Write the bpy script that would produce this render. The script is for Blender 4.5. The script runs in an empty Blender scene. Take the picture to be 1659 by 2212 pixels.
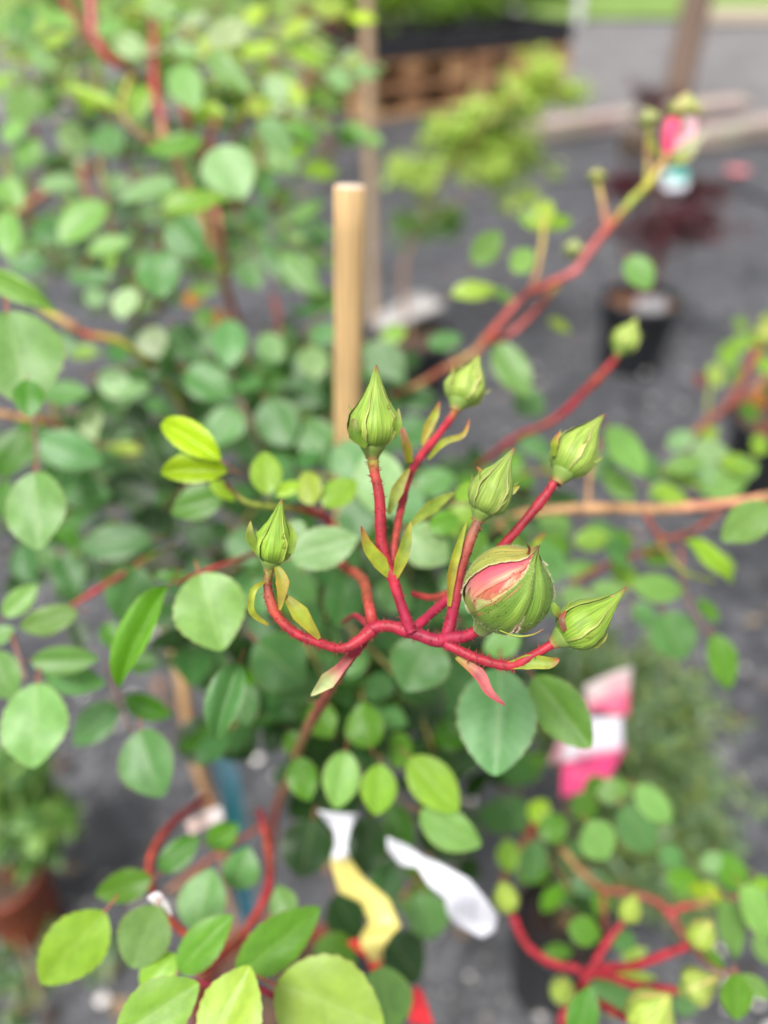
import bpy, math, random
from mathutils import Vector, Matrix, noise

random.seed(11)
R = math.radians
scene = bpy.context.scene
COL = scene.collection

# ------------------------------------------------------------------ camera
PITCH = 38.0
CAM_H = 1.0
cam_data = bpy.data.cameras.new('camera')
cam = bpy.data.objects.new('camera', cam_data)
COL.objects.link(cam)
cam.location = (0, 0, CAM_H)
cam.rotation_euler = (R(90 - PITCH), 0, 0)
cam_data.sensor_fit = 'VERTICAL'
cam_data.sensor_height = 34.6
cam_data.lens = 26.0
cam_data.clip_start = 0.01
cam_data.clip_end = 500
cam_data.dof.use_dof = True
cam_data.dof.focus_distance = 0.160
cam_data.dof.aperture_fstop = 26.0 / 4.9
cam_data.dof.aperture_blades = 0
scene.camera = cam

# ------------------------------------------------------------------ light
SUN_EL, SUN_ROT = 64.0, 212.0
world = bpy.data.worlds.new('World')
scene.world = world
world.use_nodes = True
wn, wl = world.node_tree.nodes, world.node_tree.links
wn.clear()
sky = wn.new('ShaderNodeTexSky')
sky.sky_type = 'NISHITA'
sky.sun_disc = False
sky.sun_elevation = R(SUN_EL)
sky.sun_rotation = R(SUN_ROT)
sky.dust_density = 4.0
sky.air_density = 1.0
hsv = wn.new('ShaderNodeHueSaturation')       # overcast: the sky is nearly white
hsv.inputs['Saturation'].default_value = 0.10
bg = wn.new('ShaderNodeBackground')
bg.inputs['Strength'].default_value = 0.075
wo = wn.new('ShaderNodeOutputWorld')
wl.new(sky.outputs['Color'], hsv.inputs['Color'])
wl.new(hsv.outputs['Color'], bg.inputs['Color'])
wl.new(bg.outputs['Background'], wo.inputs['Surface'])

sun_data = bpy.data.lights.new('sun', 'SUN')
sun_data.energy = 1.5
sun_data.angle = R(15)
sun_data.color = (1.0, 0.97, 0.92)
sun = bpy.data.objects.new('sun', sun_data)
COL.objects.link(sun)
az = R(SUN_ROT)
sdir = Vector((math.sin(az) * math.cos(R(SUN_EL)), math.cos(az) * math.cos(R(SUN_EL)), math.sin(R(SUN_EL))))
sun.rotation_euler = (-sdir).to_track_quat('-Z', 'Y').to_euler()
sun.location = (0, 0, 5)

scene.view_settings.view_transform = 'Standard'
scene.view_settings.look = 'None'
scene.view_settings.gamma = 1.0
scene.view_settings.use_curve_mapping = False
scene.view_settings.exposure = 1.56

scene.render.engine = 'CYCLES'
scene.cycles.use_denoising = True
scene.cycles.max_bounces = 8
scene.cycles.transmission_bounces = 4
scene.cycles.caustics_reflective = False
scene.cycles.caustics_refractive = False

# ------------------------------------------------------------------ helpers
F = 26.0 / 34.6 * 2212.0
CAMM = Matrix.Translation((0, 0, CAM_H)) @ Matrix.Rotation(R(90 - PITCH), 4, 'X')
CAMR = CAMM.to_3x3()
CAMINV = CAMM.inverted()


def P(u, v, d):
    """point at depth d (m) along the sight line u, v"""
    return CAMM @ Vector(((u - 829.5) / F * d, (1106 - v) / F * d, -d))


def G(u, v, z=0.0):
    """point where the sight line meets the height z"""
    o = Vector((0, 0, CAM_H))
    dirv = CAMR @ Vector(((u - 829.5) / F, (1106 - v) / F, -1))
    return o + dirv * ((z - CAM_H) / dirv.z)


def depth(p):
    return -(CAMINV @ p).z


def tag(o, label=None, cat=None, group=None, kind=None):
    if label: o['label'] = label
    if cat: o['category'] = cat
    if group: o['group'] = group
    if kind: o['kind'] = kind
    return o


def empty(name, loc, label, cat, group=None):
    o = bpy.data.objects.new(name, None)
    COL.objects.link(o)
    o.location = loc
    o.empty_display_size = 0.02
    return tag(o, label, cat, group)


def wloc(o):
    p, t = o, Vector()
    while p is not None:
        t += p.location
        p = p.parent
    return t


def link(name, mesh, parent=None, M=None):
    o = bpy.data.objects.new(name, mesh)
    COL.objects.link(o)
    if parent is not None:
        o.parent = parent
        t = Matrix.Translation(-wloc(parent)) if parent else Matrix()
        o.matrix_local = t @ (M if M is not None else Matrix())
    elif M is not None:
        o.matrix_world = M
    return o


class MB:
    """collects faces for ONE mesh object"""
    def __init__(self):
        self.v, self.f, self.c, self.m, self.uv = [], [], [], [], []

    def vert(self, p, c=(1, 1, 1), uv=(0, 0)):
        self.v.append(tuple(p)); self.c.append((c[0], c[1], c[2], 1.0)); self.uv.append(uv)
        return len(self.v) - 1

    def face(self, idx, m=0):
        self.f.append(tuple(idx)); self.m.append(m)

    def grid(self, rows, closed=False, m=0):
        for a, b in zip(rows[:-1], rows[1:]):
            n = len(a)
            for j in range(n if closed else n - 1):
                k = (j + 1) % n
                self.face((a[j], a[k], b[k], b[j]), m)

    def box(self, c, sx, sy, sz, rot=None, col=(1, 1, 1), jit=0.0):
        rot = rot or Matrix.Identity(3)
        ids = []
        for z in (-1, 1):
            for y in (-1, 1):
                for x in (-1, 1):
                    q = Vector((x * sx / 2, y * sy / 2, z * sz / 2))
                    if jit: q += Vector([random.uniform(-jit, jit) for _ in range(3)])
                    ids.append(self.vert(Vector(c) + rot @ q, col, ((x + 1) / 2, (y + 1) / 2)))
        for q in ((0, 2, 3, 1), (4, 5, 7, 6), (0, 1, 5, 4), (2, 6, 7, 3), (0, 4, 6, 2), (1, 3, 7, 5)):
            self.face([ids[i] for i in q])

    def tube(self, pts, rad, cols, sides=8, sub=6, cap=True, nodes=False):
        """smooth tapered tube through pts"""
        n = len(pts)
        if not isinstance(rad, (list, tuple)): rad = [rad] * n
        if not isinstance(cols, list): cols = [cols] * n
        P_, R_, C_ = [], [], []
        for i in range(n - 1):
            p0, p1, p2, p3 = pts[max(i - 1, 0)], pts[i], pts[i + 1], pts[min(i + 2, n - 1)]
            for s in range(sub):
                t = s / sub
                P_.append(0.5 * ((2 * p1) + (p2 - p0) * t + (2 * p0 - 5 * p1 + 4 * p2 - p3) * t * t + (3 * p1 - p0 - 3 * p2 + p3) * t ** 3))
                R_.append(rad[i] * (1 - t) + rad[i + 1] * t)
                C_.append([cols[i][k] * (1 - t) + cols[i + 1][k] * t for k in range(3)])
        P_.append(pts[-1]); R_.append(rad[-1]); C_.append(cols[-1])
        up = Vector((0.31, 0.2, 0.93))
        rows = []
        acc = 0
        for i, p in enumerate(P_):
            tg = (P_[min(i + 1, len(P_) - 1)] - P_[max(i - 1, 0)]).normalized()
            s = tg.cross(up)
            if s.length < 1e-4: s = tg.cross(Vector((1, 0, 0)))
            s.normalize(); b = s.cross(tg).normalized()
            up = b
            if i: acc += (p - P_[i - 1]).length
            rr = R_[i] * (1 + 0.10 * noise.noise(p * (0.9 / max(R_[i], 1e-5))) + (0.20 * max(0, math.cos(acc / max(R_[i], 1e-5) * .30 + pts[0].x * 99)) ** 14 if nodes else 0))
            rows.append([self.vert(p + (s * math.cos(a) + b * math.sin(a)) * rr, C_[i], (a / 6.283, acc))
                         for a in [6.28318 * k / sides for k in range(sides)]])
        self.grid(rows, True)
        if cap:
            for r_, flip in ((rows[0], True), (rows[-1], False)):
                self.face(r_[::-1] if flip else r_)
        return P_, R_

    def blade(self, pts, wid, cols, side_hint=None, fold=0.25, sub=4, across=4):
        """slender folded leaf-like strip through pts"""
        n = len(pts)
        if not isinstance(cols, list): cols = [cols] * n
        rows = []
        hint = side_hint or (CAMR @ Vector((0.15, 0.25, 1)).normalized())
        for i in range(n - 1):
            p0, p1, p2, p3 = pts[max(i - 1, 0)], pts[i], pts[i + 1], pts[min(i + 2, n - 1)]
            for s in range(sub + (1 if i == n - 2 else 0)):
                t = s / sub
                q = 0.5 * ((2 * p1) + (p2 - p0) * t + (2 * p0 - 5 * p1 + 4 * p2 - p3) * t * t + (3 * p1 - p0 - 3 * p2 + p3) * t ** 3)
                dq = 0.5 * ((p2 - p0) + 2 * (2 * p0 - 5 * p1 + 4 * p2 - p3) * t + 3 * (3 * p1 - p0 - 3 * p2 + p3) * t * t)
                if dq.length < 1e-7: dq = p2 - p1
                w = wid[i] * (1 - t) + wid[i + 1] * t
                c = [cols[i][k] * (1 - t) + cols[i + 1][k] * t for k in range(3)]
                sd = dq.normalized().cross(hint).normalized()
                nn = sd.cross(dq.normalized()).normalized()
                row = []
                for a in range(across + 1):
                    x = a / across * 2 - 1
                    ce = [c[0] * (1 + .25 * abs(x) ** 3), c[1] * (1 - .05 * abs(x)), c[2]]
                    row.append(self.vert(q + sd * (x * w / 2) + nn * (abs(x) * fold * w * 0.5), ce, (x, t)))
                rows.append(row)
        self.grid(rows)

    def build(self, name, mat, parent=None, smooth=True, loc=None):
        me = bpy.data.meshes.new(name)
        base = wloc(parent) if parent is not None else (Vector(loc) if loc is not None else Vector())
        me.from_pydata([tuple(Vector(p) - base) for p in self.v], [], self.f)
        for mm in (mat if isinstance(mat, (list, tuple)) else [mat]):
            me.materials.append(mm)
        if isinstance(mat, (list, tuple)):
            me.polygons.foreach_set('material_index', self.m)
        ca = me.color_attributes.new('Col', 'FLOAT_COLOR', 'POINT')
        ca.data.foreach_set('color', [x for c in self.c for x in c])
        ul = me.uv_layers.new(name='UVMap')
        flat = []
        for f in self.f:
            for i in f: flat += [self.uv[i][0], self.uv[i][1]]
        ul.data.foreach_set('uv', flat)
        if smooth:
            me.polygons.foreach_set('use_smooth', [True] * len(self.f))
        me.update()
        o = bpy.data.objects.new(name, me)
        COL.objects.link(o)
        if parent is not None: o.parent = parent
        elif loc is not None: o.location = loc
        return o


# ------------------------------------------------------------------ materials
def new_mat(name):
    m = bpy.data.materials.new(name)
    m.use_nodes = True
    nt = m.node_tree
    nt.nodes.clear()
    out = nt.nodes.new('ShaderNodeOutputMaterial')
    b = nt.nodes.new('ShaderNodeBsdfPrincipled')
    nt.links.new(b.outputs[0], out.inputs[0])
    return m, nt, b, out


def N(nt, t, **kw):
    n = nt.nodes.new(t)
    for k, v in kw.items():
        if k in n.inputs: n.inputs[k].default_value = v
        else: setattr(n, k, v)
    return n


def math_node(nt, op, a, b=None, clamp=False):
    n = nt.nodes.new('ShaderNodeMath'); n.operation = op; n.use_clamp = clamp
    for i, x in enumerate((a, b)):
        if x is None: continue
        if isinstance(x, (int, float)): n.inputs[i].default_value = x
        else: nt.links.new(x, n.inputs[i])
    return n.outputs[0]


def mix_rgb(nt, fac, a, b, mode='MIX'):
    n = nt.nodes.new('ShaderNodeMix'); n.data_type = 'RGBA'; n.blend_type = mode
    for s, x in ((n.inputs['Factor'], fac), (n.inputs['A'], a), (n.inputs['B'], b)):
        if isinstance(x, (int, float)): s.default_value = x
        elif isinstance(x, tuple): s.default_value = (x[0], x[1], x[2], 1)
        else: nt.links.new(x, s)
    return n.outputs['Result']


def ramp(nt, fac, stops):
    n = nt.nodes.new('ShaderNodeValToRGB')
    el = n.color_ramp.elements
    while len(el) < len(stops): el.new(0.5)
    for e, (p, c) in zip(el, stops):
        e.position = p; e.color = (c[0], c[1], c[2], 1)
    nt.links.new(fac, n.inputs[0])
    return n.outputs[0]


def leaf_material(name, from_object):
    m, nt, b, out = new_mat(name)
    if from_object:
        oi = N(nt, 'ShaderNodeObjectInfo')
        base, rnd = oi.outputs['Color'], oi.outputs['Random']
    else:
        at = N(nt, 'ShaderNodeVertexColor', layer_name='Col')
        base, rnd = at.outputs['Color'], None
    uv = N(nt, 'ShaderNodeUVMap')
    sep = N(nt, 'ShaderNodeSeparateXYZ')
    nt.links.new(uv.outputs[0], sep.inputs[0])
    ax = math_node(nt, 'ABSOLUTE', sep.outputs[0])
    # midrib and side veins
    mid = math_node(nt, 'SUBTRACT', 1.0, math_node(nt, 'MULTIPLY', ax, 16.0), True)
    sv = math_node(nt, 'SINE', math_node(nt, 'MULTIPLY', math_node(nt, 'SUBTRACT', sep.outputs[1], math_node(nt, 'MULTIPLY', ax, 0.22)), 58.0))
    sv = math_node(nt, 'MULTIPLY', math_node(nt, 'SUBTRACT', sv, 0.72, True), 2.0, True)
    vein = math_node(nt, 'MAXIMUM', mid, math_node(nt, 'MULTIPLY', sv, 0.5))
    tc = N(nt, 'ShaderNodeTexCoord')
    no = N(nt, 'ShaderNodeTexNoise', Scale=5.0 if from_object else 160.0, Detail=5.0)
    nt.links.new(tc.outputs['Object'], no.inputs['Vector'])
    var = ramp(nt, no.outputs['Fac'], [(0.3, (.82, .85, .82)), (0.7, (1.16, 1.13, 1.16))])
    c = mix_rgb(nt, 1.0, base, var, 'MULTIPLY')
    c = mix_rgb(nt, math_node(nt, 'MULTIPLY', vein, 0.42), c, mix_rgb(nt, 0.5, c, (.42, .52, .20)))
    if rnd is not None:
        v2 = N(nt, 'ShaderNodeHueSaturation')
        nt.links.new(c, v2.inputs['Color'])
        nt.links.new(math_node(nt, 'ADD', math_node(nt, 'MULTIPLY', rnd, 0.36), 0.82), v2.inputs['Value'])
        c = v2.outputs[0]
    # thin reddish margin
    edge = math_node(nt, 'MULTIPLY', math_node(nt, 'SUBTRACT', ax, 0.93, True), 10.0, True)
    c = mix_rgb(nt, math_node(nt, 'MULTIPLY', edge, 0.55), c, (.30, .16, .07))
    geo = N(nt, 'ShaderNodeNewGeometry')
    back = mix_rgb(nt, 0.35, c, (.24, .32, .17))
    cc = mix_rgb(nt, geo.outputs['Backfacing'], c, back)
    nt.links.new(cc, b.inputs['Base Color'])
    b.inputs['Roughness'].default_value = 0.42
    b.inputs['Specular IOR Level'].default_value = 0.42
    bump = N(nt, 'ShaderNodeBump', Strength=0.05, Distance=0.02)
    hgt = math_node(nt, 'SUBTRACT', math_node(nt, 'MULTIPLY', no.outputs['Fac'], 0.5), vein)
    nt.links.new(hgt, bump.inputs['Height'])
    nt.links.new(bump.outputs[0], b.inputs['Normal'])
    tr = N(nt, 'ShaderNodeBsdfTranslucent')
    tcol = mix_rgb(nt, 1.0, c, (1.75, 1.65, 0.55), 'MULTIPLY')
    nt.links.new(tcol, tr.inputs['Color'])
    mx = N(nt, 'ShaderNodeMixShader'); mx.inputs[0].default_value = 0.36
    nt.links.new(b.outputs[0], mx.inputs[1]); nt.links.new(tr.outputs[0], mx.inputs[2])
    nt.links.new(mx.outputs[0], out.inputs[0])
    return m


def col_material(name, rough=0.5, spec=0.5, sheen=0.0, nscale=300.0, namp=0.25, bump=0.0, stretch=None, translucent=0.0):
    """colour from the mesh's own colour attribute, with fine mottling"""
    m, nt, b, out = new_mat(name)
    at = N(nt, 'ShaderNodeVertexColor', layer_name='Col')
    tc = N(nt, 'ShaderNodeTexCoord')
    src = tc.outputs['Object']
    if stretch:
        mp = N(nt, 'ShaderNodeMapping')
        mp.inputs['Scale'].default_value = stretch
        uvn = N(nt, 'ShaderNodeUVMap')
        nt.links.new(uvn.outputs[0], mp.inputs['Vector'])
        src = mp.outputs[0]
    no = N(nt, 'ShaderNodeTexNoise', Scale=nscale, Detail=4.0)
    nt.links.new(src, no.inputs['Vector'])
    lo, hi = 1 - namp, 1 + namp
    var = ramp(nt, no.outputs['Fac'], [(0.33, (lo, lo, lo)), (0.67, (hi, hi, hi))])
    c = mix_rgb(nt, 1.0, at.outputs[0], var, 'MULTIPLY')
    nt.links.new(c, b.inputs['Base Color'])
    b.inputs['Roughness'].default_value = rough
    b.inputs['Specular IOR Level'].default_value = spec
    if sheen:
        b.inputs['Sheen Weight'].default_value = sheen
    if bump:
        bp = N(nt, 'ShaderNodeBump', Strength=bump, Distance=0.0004)
        nt.links.new(no.outputs['Fac'], bp.inputs['Height'])
        nt.links.new(bp.outputs[0], b.inputs['Normal'])
    if translucent:
        tr = N(nt, 'ShaderNodeBsdfTranslucent')
        nt.links.new(c, tr.inputs['Color'])
        mx = N(nt, 'ShaderNodeMixShader'); mx.inputs[0].default_value = translucent
        nt.links.new(b.outputs[0], mx.inputs[1]); nt.links.new(tr.outputs[0], mx.inputs[2])
        nt.links.new(mx.outputs[0], out.inputs[0])
    return m


def simple_mat(name, c1, c2, scale, rough=0.6, spec=0.4, stretch=(1, 1, 1), bump=0.0, detail=6.0, bdist=0.002):
    m, nt, b, out = new_mat(name)
    tc = N(nt, 'ShaderNodeTexCoord')
    mp = N(nt, 'ShaderNodeMapping')
    mp.inputs['Scale'].default_value = stretch
    nt.links.new(tc.outputs['Object'], mp.inputs['Vector'])
    no = N(nt, 'ShaderNodeTexNoise', Scale=scale, Detail=detail, Roughness=0.65)
    nt.links.new(mp.outputs[0], no.inputs['Vector'])
    c = ramp(nt, no.outputs['Fac'], [(0.3, c1), (0.7, c2)])
    nt.links.new(c, b.inputs['Base Color'])
    b.inputs['Roughness'].default_value = rough
    b.inputs['Specular IOR Level'].default_value = spec
    if bump:
        bp = N(nt, 'ShaderNodeBump', Strength=bump, Distance=bdist)
        nt.links.new(no.outputs['Fac'], bp.inputs['Height'])
        nt.links.new(bp.outputs[0], b.inputs['Normal'])
    return m


LEAF = leaf_material('rose_leaf', True)
LEAFMASS = leaf_material('leaf_mass', False)
STEM = col_material('rose_stem', rough=0.5, spec=0.3, nscale=260, namp=0.34, bump=0.2)
SEPAL = col_material('bud_sepal', rough=0.5, spec=0.35, sheen=0.06, nscale=1.0, namp=0.34, bump=0.6, stretch=(17, 2.2, 1), translucent=0.12)
PETAL = col_material('rose_petal', rough=0.5, spec=0.3, sheen=0.3, nscale=1.0, namp=0.22, bump=0.2, stretch=(22, 1.6, 1), translucent=0.2)
BRACT = col_material('bract', rough=0.5, spec=0.4, nscale=300, namp=0.25, translucent=0.3)
HAIR = col_material('hair', rough=0.6, spec=0.3, nscale=50, namp=0.1)
LABEL = col_material('label_plastic', rough=0.35, spec=0.5, nscale=60, namp=0.06, translucent=0.1)
WOODC = col_material('timber', rough=0.7, spec=0.3, nscale=1.0, namp=0.3, bump=0.3, stretch=(12, 1.5, 1))
POTM = col_material('plastic_pot', rough=0.45, spec=0.5, nscale=40, namp=0.18)
STONE = col_material('stone', rough=0.8, spec=0.3, nscale=90, namp=0.25)


# ground fabric: woven, dusty, wrinkled
def fabric_material():
    m, nt, b, out = new_mat('woven_ground_fabric')
    tc = N(nt, 'ShaderNodeTexCoord')
    n1 = N(nt, 'ShaderNodeTexNoise', Scale=3.2, Detail=6.0, Roughness=0.62)
    n2 = N(nt, 'ShaderNodeTexNoise', Scale=95.0, Detail=4.0, Roughness=0.7)
    n3 = N(nt, 'ShaderNodeTexNoise', Scale=14.0, Detail=5.0, Roughness=0.6)
    for n in (n1, n2, n3): nt.links.new(tc.outputs['Object'], n.inputs['Vector'])
    c1 = ramp(nt, n1.outputs['Fac'], [(0.32, (.040, .042, .048)), (0.68, (.094, .095, .105))])
    c2 = ramp(nt, n2.outputs['Fac'], [(0.35, (.55, .55, .57)), (0.62, (1.1, 1.1, 1.1)), (0.75, (1.9, 1.85, 1.8))])
    c3 = ramp(nt, n3.outputs['Fac'], [(0.36, (.55, .55, .58)), (0.52, (1.0, 1.0, 1.0)), (0.66, (1.5, 1.46, 1.44))])
    n4 = N(nt, 'ShaderNodeTexNoise', Scale=42.0, Detail=3.0, Roughness=0.6)
    nt.links.new(tc.outputs['Object'], n4.inputs['Vector'])
    c4 = ramp(nt, n4.outputs['Fac'], [(0.38, (.55, .55, .55)), (0.55, (1.0, 1.0, 1.0)), (0.66, (1.9, 1.85, 1.78))])
    c = mix_rgb(nt, 1.0, mix_rgb(nt, 1.0, c1, c2, 'MULTIPLY'), c3, 'MULTIPLY')
    c = mix_rgb(nt, 1.0, c, c4, 'MULTIPLY')
    nt.links.new(c, b.inputs['Base Color'])
    b.inputs['Roughness'].default_value = 0.5
    b.inputs['Specular IOR Level'].default_value = 0.6
    bp = N(nt, 'ShaderNodeBump', Strength=0.6, Distance=0.02)
    nt.links.new(math_node(nt, 'ADD', n3.outputs['Fac'], math_node(nt, 'MULTIPLY', n2.outputs['Fac'], 0.15)), bp.inputs['Height'])
    nt.links.new(bp.outputs[0], b.inputs['Normal'])
    return m


FABRIC = fabric_material()
YARD = simple_mat('pale_gravel_yard', (.115, .11, .113), (.20, .19, .193), 2.5, 0.85, 0.2, bump=0.4, bdist=0.01)
GRASS = simple_mat('far_grass', (.10, .17, .035), (.20, .30, .07), 3.0, 0.8, 0.2)

# ------------------------------------------------------------------ setting
def sheet(name, x0, x1, y0, y1, z, mat, nx=2, ny=2, amp=0.0):
    mb = MB()
    rows = []
    for j in range(ny + 1):
        y = y0 + (y1 - y0) * j / ny
        row = []
        for i in range(nx + 1):
            x = x0 + (x1 - x0) * i / nx
            dz = amp * noise.noise(Vector((x * 1.7, y * 2.3, 0))) + 0.6 * amp * noise.noise(Vector((x * 5, y * 4, 3))) if amp else 0
            row.append(mb.vert((x, y, z + dz)))
        rows.append(row)
    mb.grid(rows)
    o = mb.build(name, mat)
    return tag(o, kind='structure')


sheet('ground', -160, 160, -40, 300, -0.03, YARD, 2, 2)
sheet('fabric_ground', -6.0, 6.0, -1.5, 5.2, 0.0, FABRIC, 120, 90, 0.012)
sheet('grass_verge', -150, 150, 10.8, 120, 0.0, GRASS, 2, 2)

# loose grit on the fabric
mb = MB()
for i in range(2600):
    y = 0.15 + 3.6 * random.random() ** 1.6
    x = random.uniform(-0.75, 0.75) * (0.6 + y)
    r = random.choice([.002, .003, .004, .005, .008])
    g = random.choice([.16, .2, .26, .3, .45]) if random.random() < .88 else .7
    c = (g, g * .95, g * .9)
    o = Vector((x, y, 0.012 + r * 0.3))
    pts = []
    for d in ((1, 0, 0), (0, 1, 0), (-1, 0, 0), (0, -1, 0), (0, 0, .7), (0, 0, -.7)):
        pts.append(mb.vert(o + Vector(d) * r * random.uniform(.7, 1.3), c))
    for f in ((0, 1, 4), (1, 2, 4), (2, 3, 4), (3, 0, 4), (1, 0, 5), (2, 1, 5), (3, 2, 5), (0, 3, 5)):
        mb.face([pts[k] for k in f])
tag(mb.build('grit', STONE, smooth=False), 'pale grit scattered over the dark ground fabric', 'gravel', kind='stuff')

# dry leaf bits and soil crumbs lying on the fabric
mb = MB()
for i in range(520):
    y = 0.15 + 4.2 * random.random() ** 1.4
    x = random.uniform(-0.8, 0.8) * (0.6 + y)
    L = random.uniform(.006, .022)
    a = random.uniform(0, 6.283)
    dx_, dy_ = math.cos(a) * L, math.sin(a) * L
    w_ = random.uniform(.25, .6)
    c = random.choice([(.16, .10, .06), (.22, .15, .09), (.10, .06, .04), (.26, .20, .14), (.05, .035, .03), (.30, .16, .10)])
    z0 = 0.014 + .003 * random.random()
    p = [(x - dx_, y - dy_, z0), (x + dy_ * w_, y - dx_ * w_, z0 + L * .25), (x + dx_, y + dy_, z0 + L * .1), (x - dy_ * w_, y + dx_ * w_, z0 + L * .3)]
    mb.face([mb.vert(q, c) for q in p])
tag(mb.build('leaf_litter', STONE, smooth=False), 'dry brown leaf bits scattered over the dark ground fabric', 'leaf litter', kind='stuff')

# ------------------------------------------------------------------ leaves
def leaf_mesh(name, fold, curl, twist, tipsharp, wave, seed, petiole=True):
    rnd = random.Random(seed)
    nL, nW = 24, 8
    mb = MB()
    rows = []
    for i in range(nL + 1):
        t = 0.5 - 0.5 * math.cos(math.pi * i / nL)
        w = (math.sin(math.pi * min(1, t ** 0.90)) ** 0.64) if 0 < t < 1 else 0.0
        w *= 1 - 0.15 * max(0, (t - 0.60) / 0.40) ** 1.4 * tipsharp
        saw = 1 + (0.034 if i % 2 else -0.018) * (0.1 < t < 0.97)
        row = []
        asym = 1 + .07 * math.sin(seed * 2.1)
        for j in range(nW + 1):
            s = j / nW * 2 - 1
            ss = s * (saw if abs(s) > 0.95 else 1)
            x = ss * 0.5 * w * (asym if s > 0 else 2 - asym) + .035 * math.sin(t * 2.6 + seed) * t
            z = fold * abs(x) - 0.62 * fold * x * x * 2 - curl * (t - 0.25) ** 2 + twist * x * (t - .3) + wave * math.sin(t * 9 + (1.5 if s > 0 else 0) + seed) * abs(s) * w
            row.append(mb.vert((x, t, z), (1, 1, 1), (s, t)))
        rows.append(row)
    mb.grid(rows)
    if petiole:
        pts = [Vector((0, -0.20, -0.09)), Vector((0, -0.08, -0.02)), Vector((0, 0.02, 0.0))]
        prow = []
        for p in pts:
            prow.append([mb.vert(p + Vector((0.022 * math.cos(a), 0, 0.022 * math.sin(a))), (.3, .1, .06), (0.5, 0.5)) for a in (0, 2.1, 4.2)])
        mb.grid(prow, True, 1)
    me = mb.build(name, [LEAF, STEM])
    mesh = me.data
    bpy.data.objects.remove(me)
    return mesh


LEAVES = [leaf_mesh('leaf', f, c, t, s, w, i) for i, (f, c, t, s, w) in enumerate([
    (0.22, 0.16, 0.0, 1.0, 0.012), (0.34, 0.22, 0.15, 0.7, 0.015), (0.14, 0.10, -0.12, 1.0, 0.02),
    (0.42, 0.18, 0.05, 0.8, 0.012), (0.26, -0.05, -0.1, 0.6, 0.02), (0.30, 0.24, 0.25, 1.25, 0.03), (0.18, 0.05, 0.18, 0.9, 0.035), (0.38, 0.12, -0.22, 1.3, 0.02)])]
FOLDED = leaf_mesh('leaf', 1.3, 0.35, 0.0, 1.0, 0.01, 7)

PAL = {
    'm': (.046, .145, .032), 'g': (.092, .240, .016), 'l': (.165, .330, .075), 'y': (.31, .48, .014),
    'd': (.014, .058, .008), 'p': (.21, .36, .145), 'o': (.48, .19, .03), 'v': (.046, .175, .004),  # darkest tint carries inner shade in its colour, the pale one sky sheen
    'k': (.20, .37, .030), 'q': (.31, .44, .050), 'w': (.32, .42, .23), 't': (.088, .225, .062), 'r': (.16, .03, .03),  # whitish tint: pale sky sheen on mature leaves put into the colour
}


def jit(c, a=0.12):
    k = random.uniform(1 - a, 1 + a)
    return (c[0] * k * random.uniform(.92, 1.08), c[1] * k, c[2] * k * random.uniform(.9, 1.1), 1)


def put_leaf(parent, u, v, L, W, ang, d, key, roll=None, pitch=None, folded=False):
    a = R(ang)
    y = Vector((math.cos(a), math.sin(a), 0))
    z = Vector((0, 0, 1))
    roll = random.uniform(-18, 18) if roll is None else roll
    pitch = random.uniform(-8, 8) if pitch is None else pitch
    # leaves lean their faces up to the sky a little
    x = y.cross(z)
    rot = Matrix((x, y, z)).transposed()
    rot = rot @ Matrix.Rotation(R(pitch), 3, 'X') @ Matrix.Rotation(R(roll), 3, 'Y')
    rot = CAMR @ Matrix.Rotation(R(-16), 3, 'X') @ rot
    d = dz(d)
    px = d / F
    Lm, Wm = L * px / max(0.6, math.cos(R(pitch))), W * px / max(0.55, math.cos(R(roll)))
    c = P(u, v, d)
    S = Matrix.Diagonal((Wm * 1.04, Lm, (Lm + Wm) * 0.5, 1))
    M = Matrix.Translation(c) @ rot.to_4x4() @ S @ Matrix.Translation((0, -0.5, 0))
    o = link('leaf', FOLDED if folded else random.choice(LEAVES), parent, M)
    o.color = jit(PAL[key])
    return o


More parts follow.
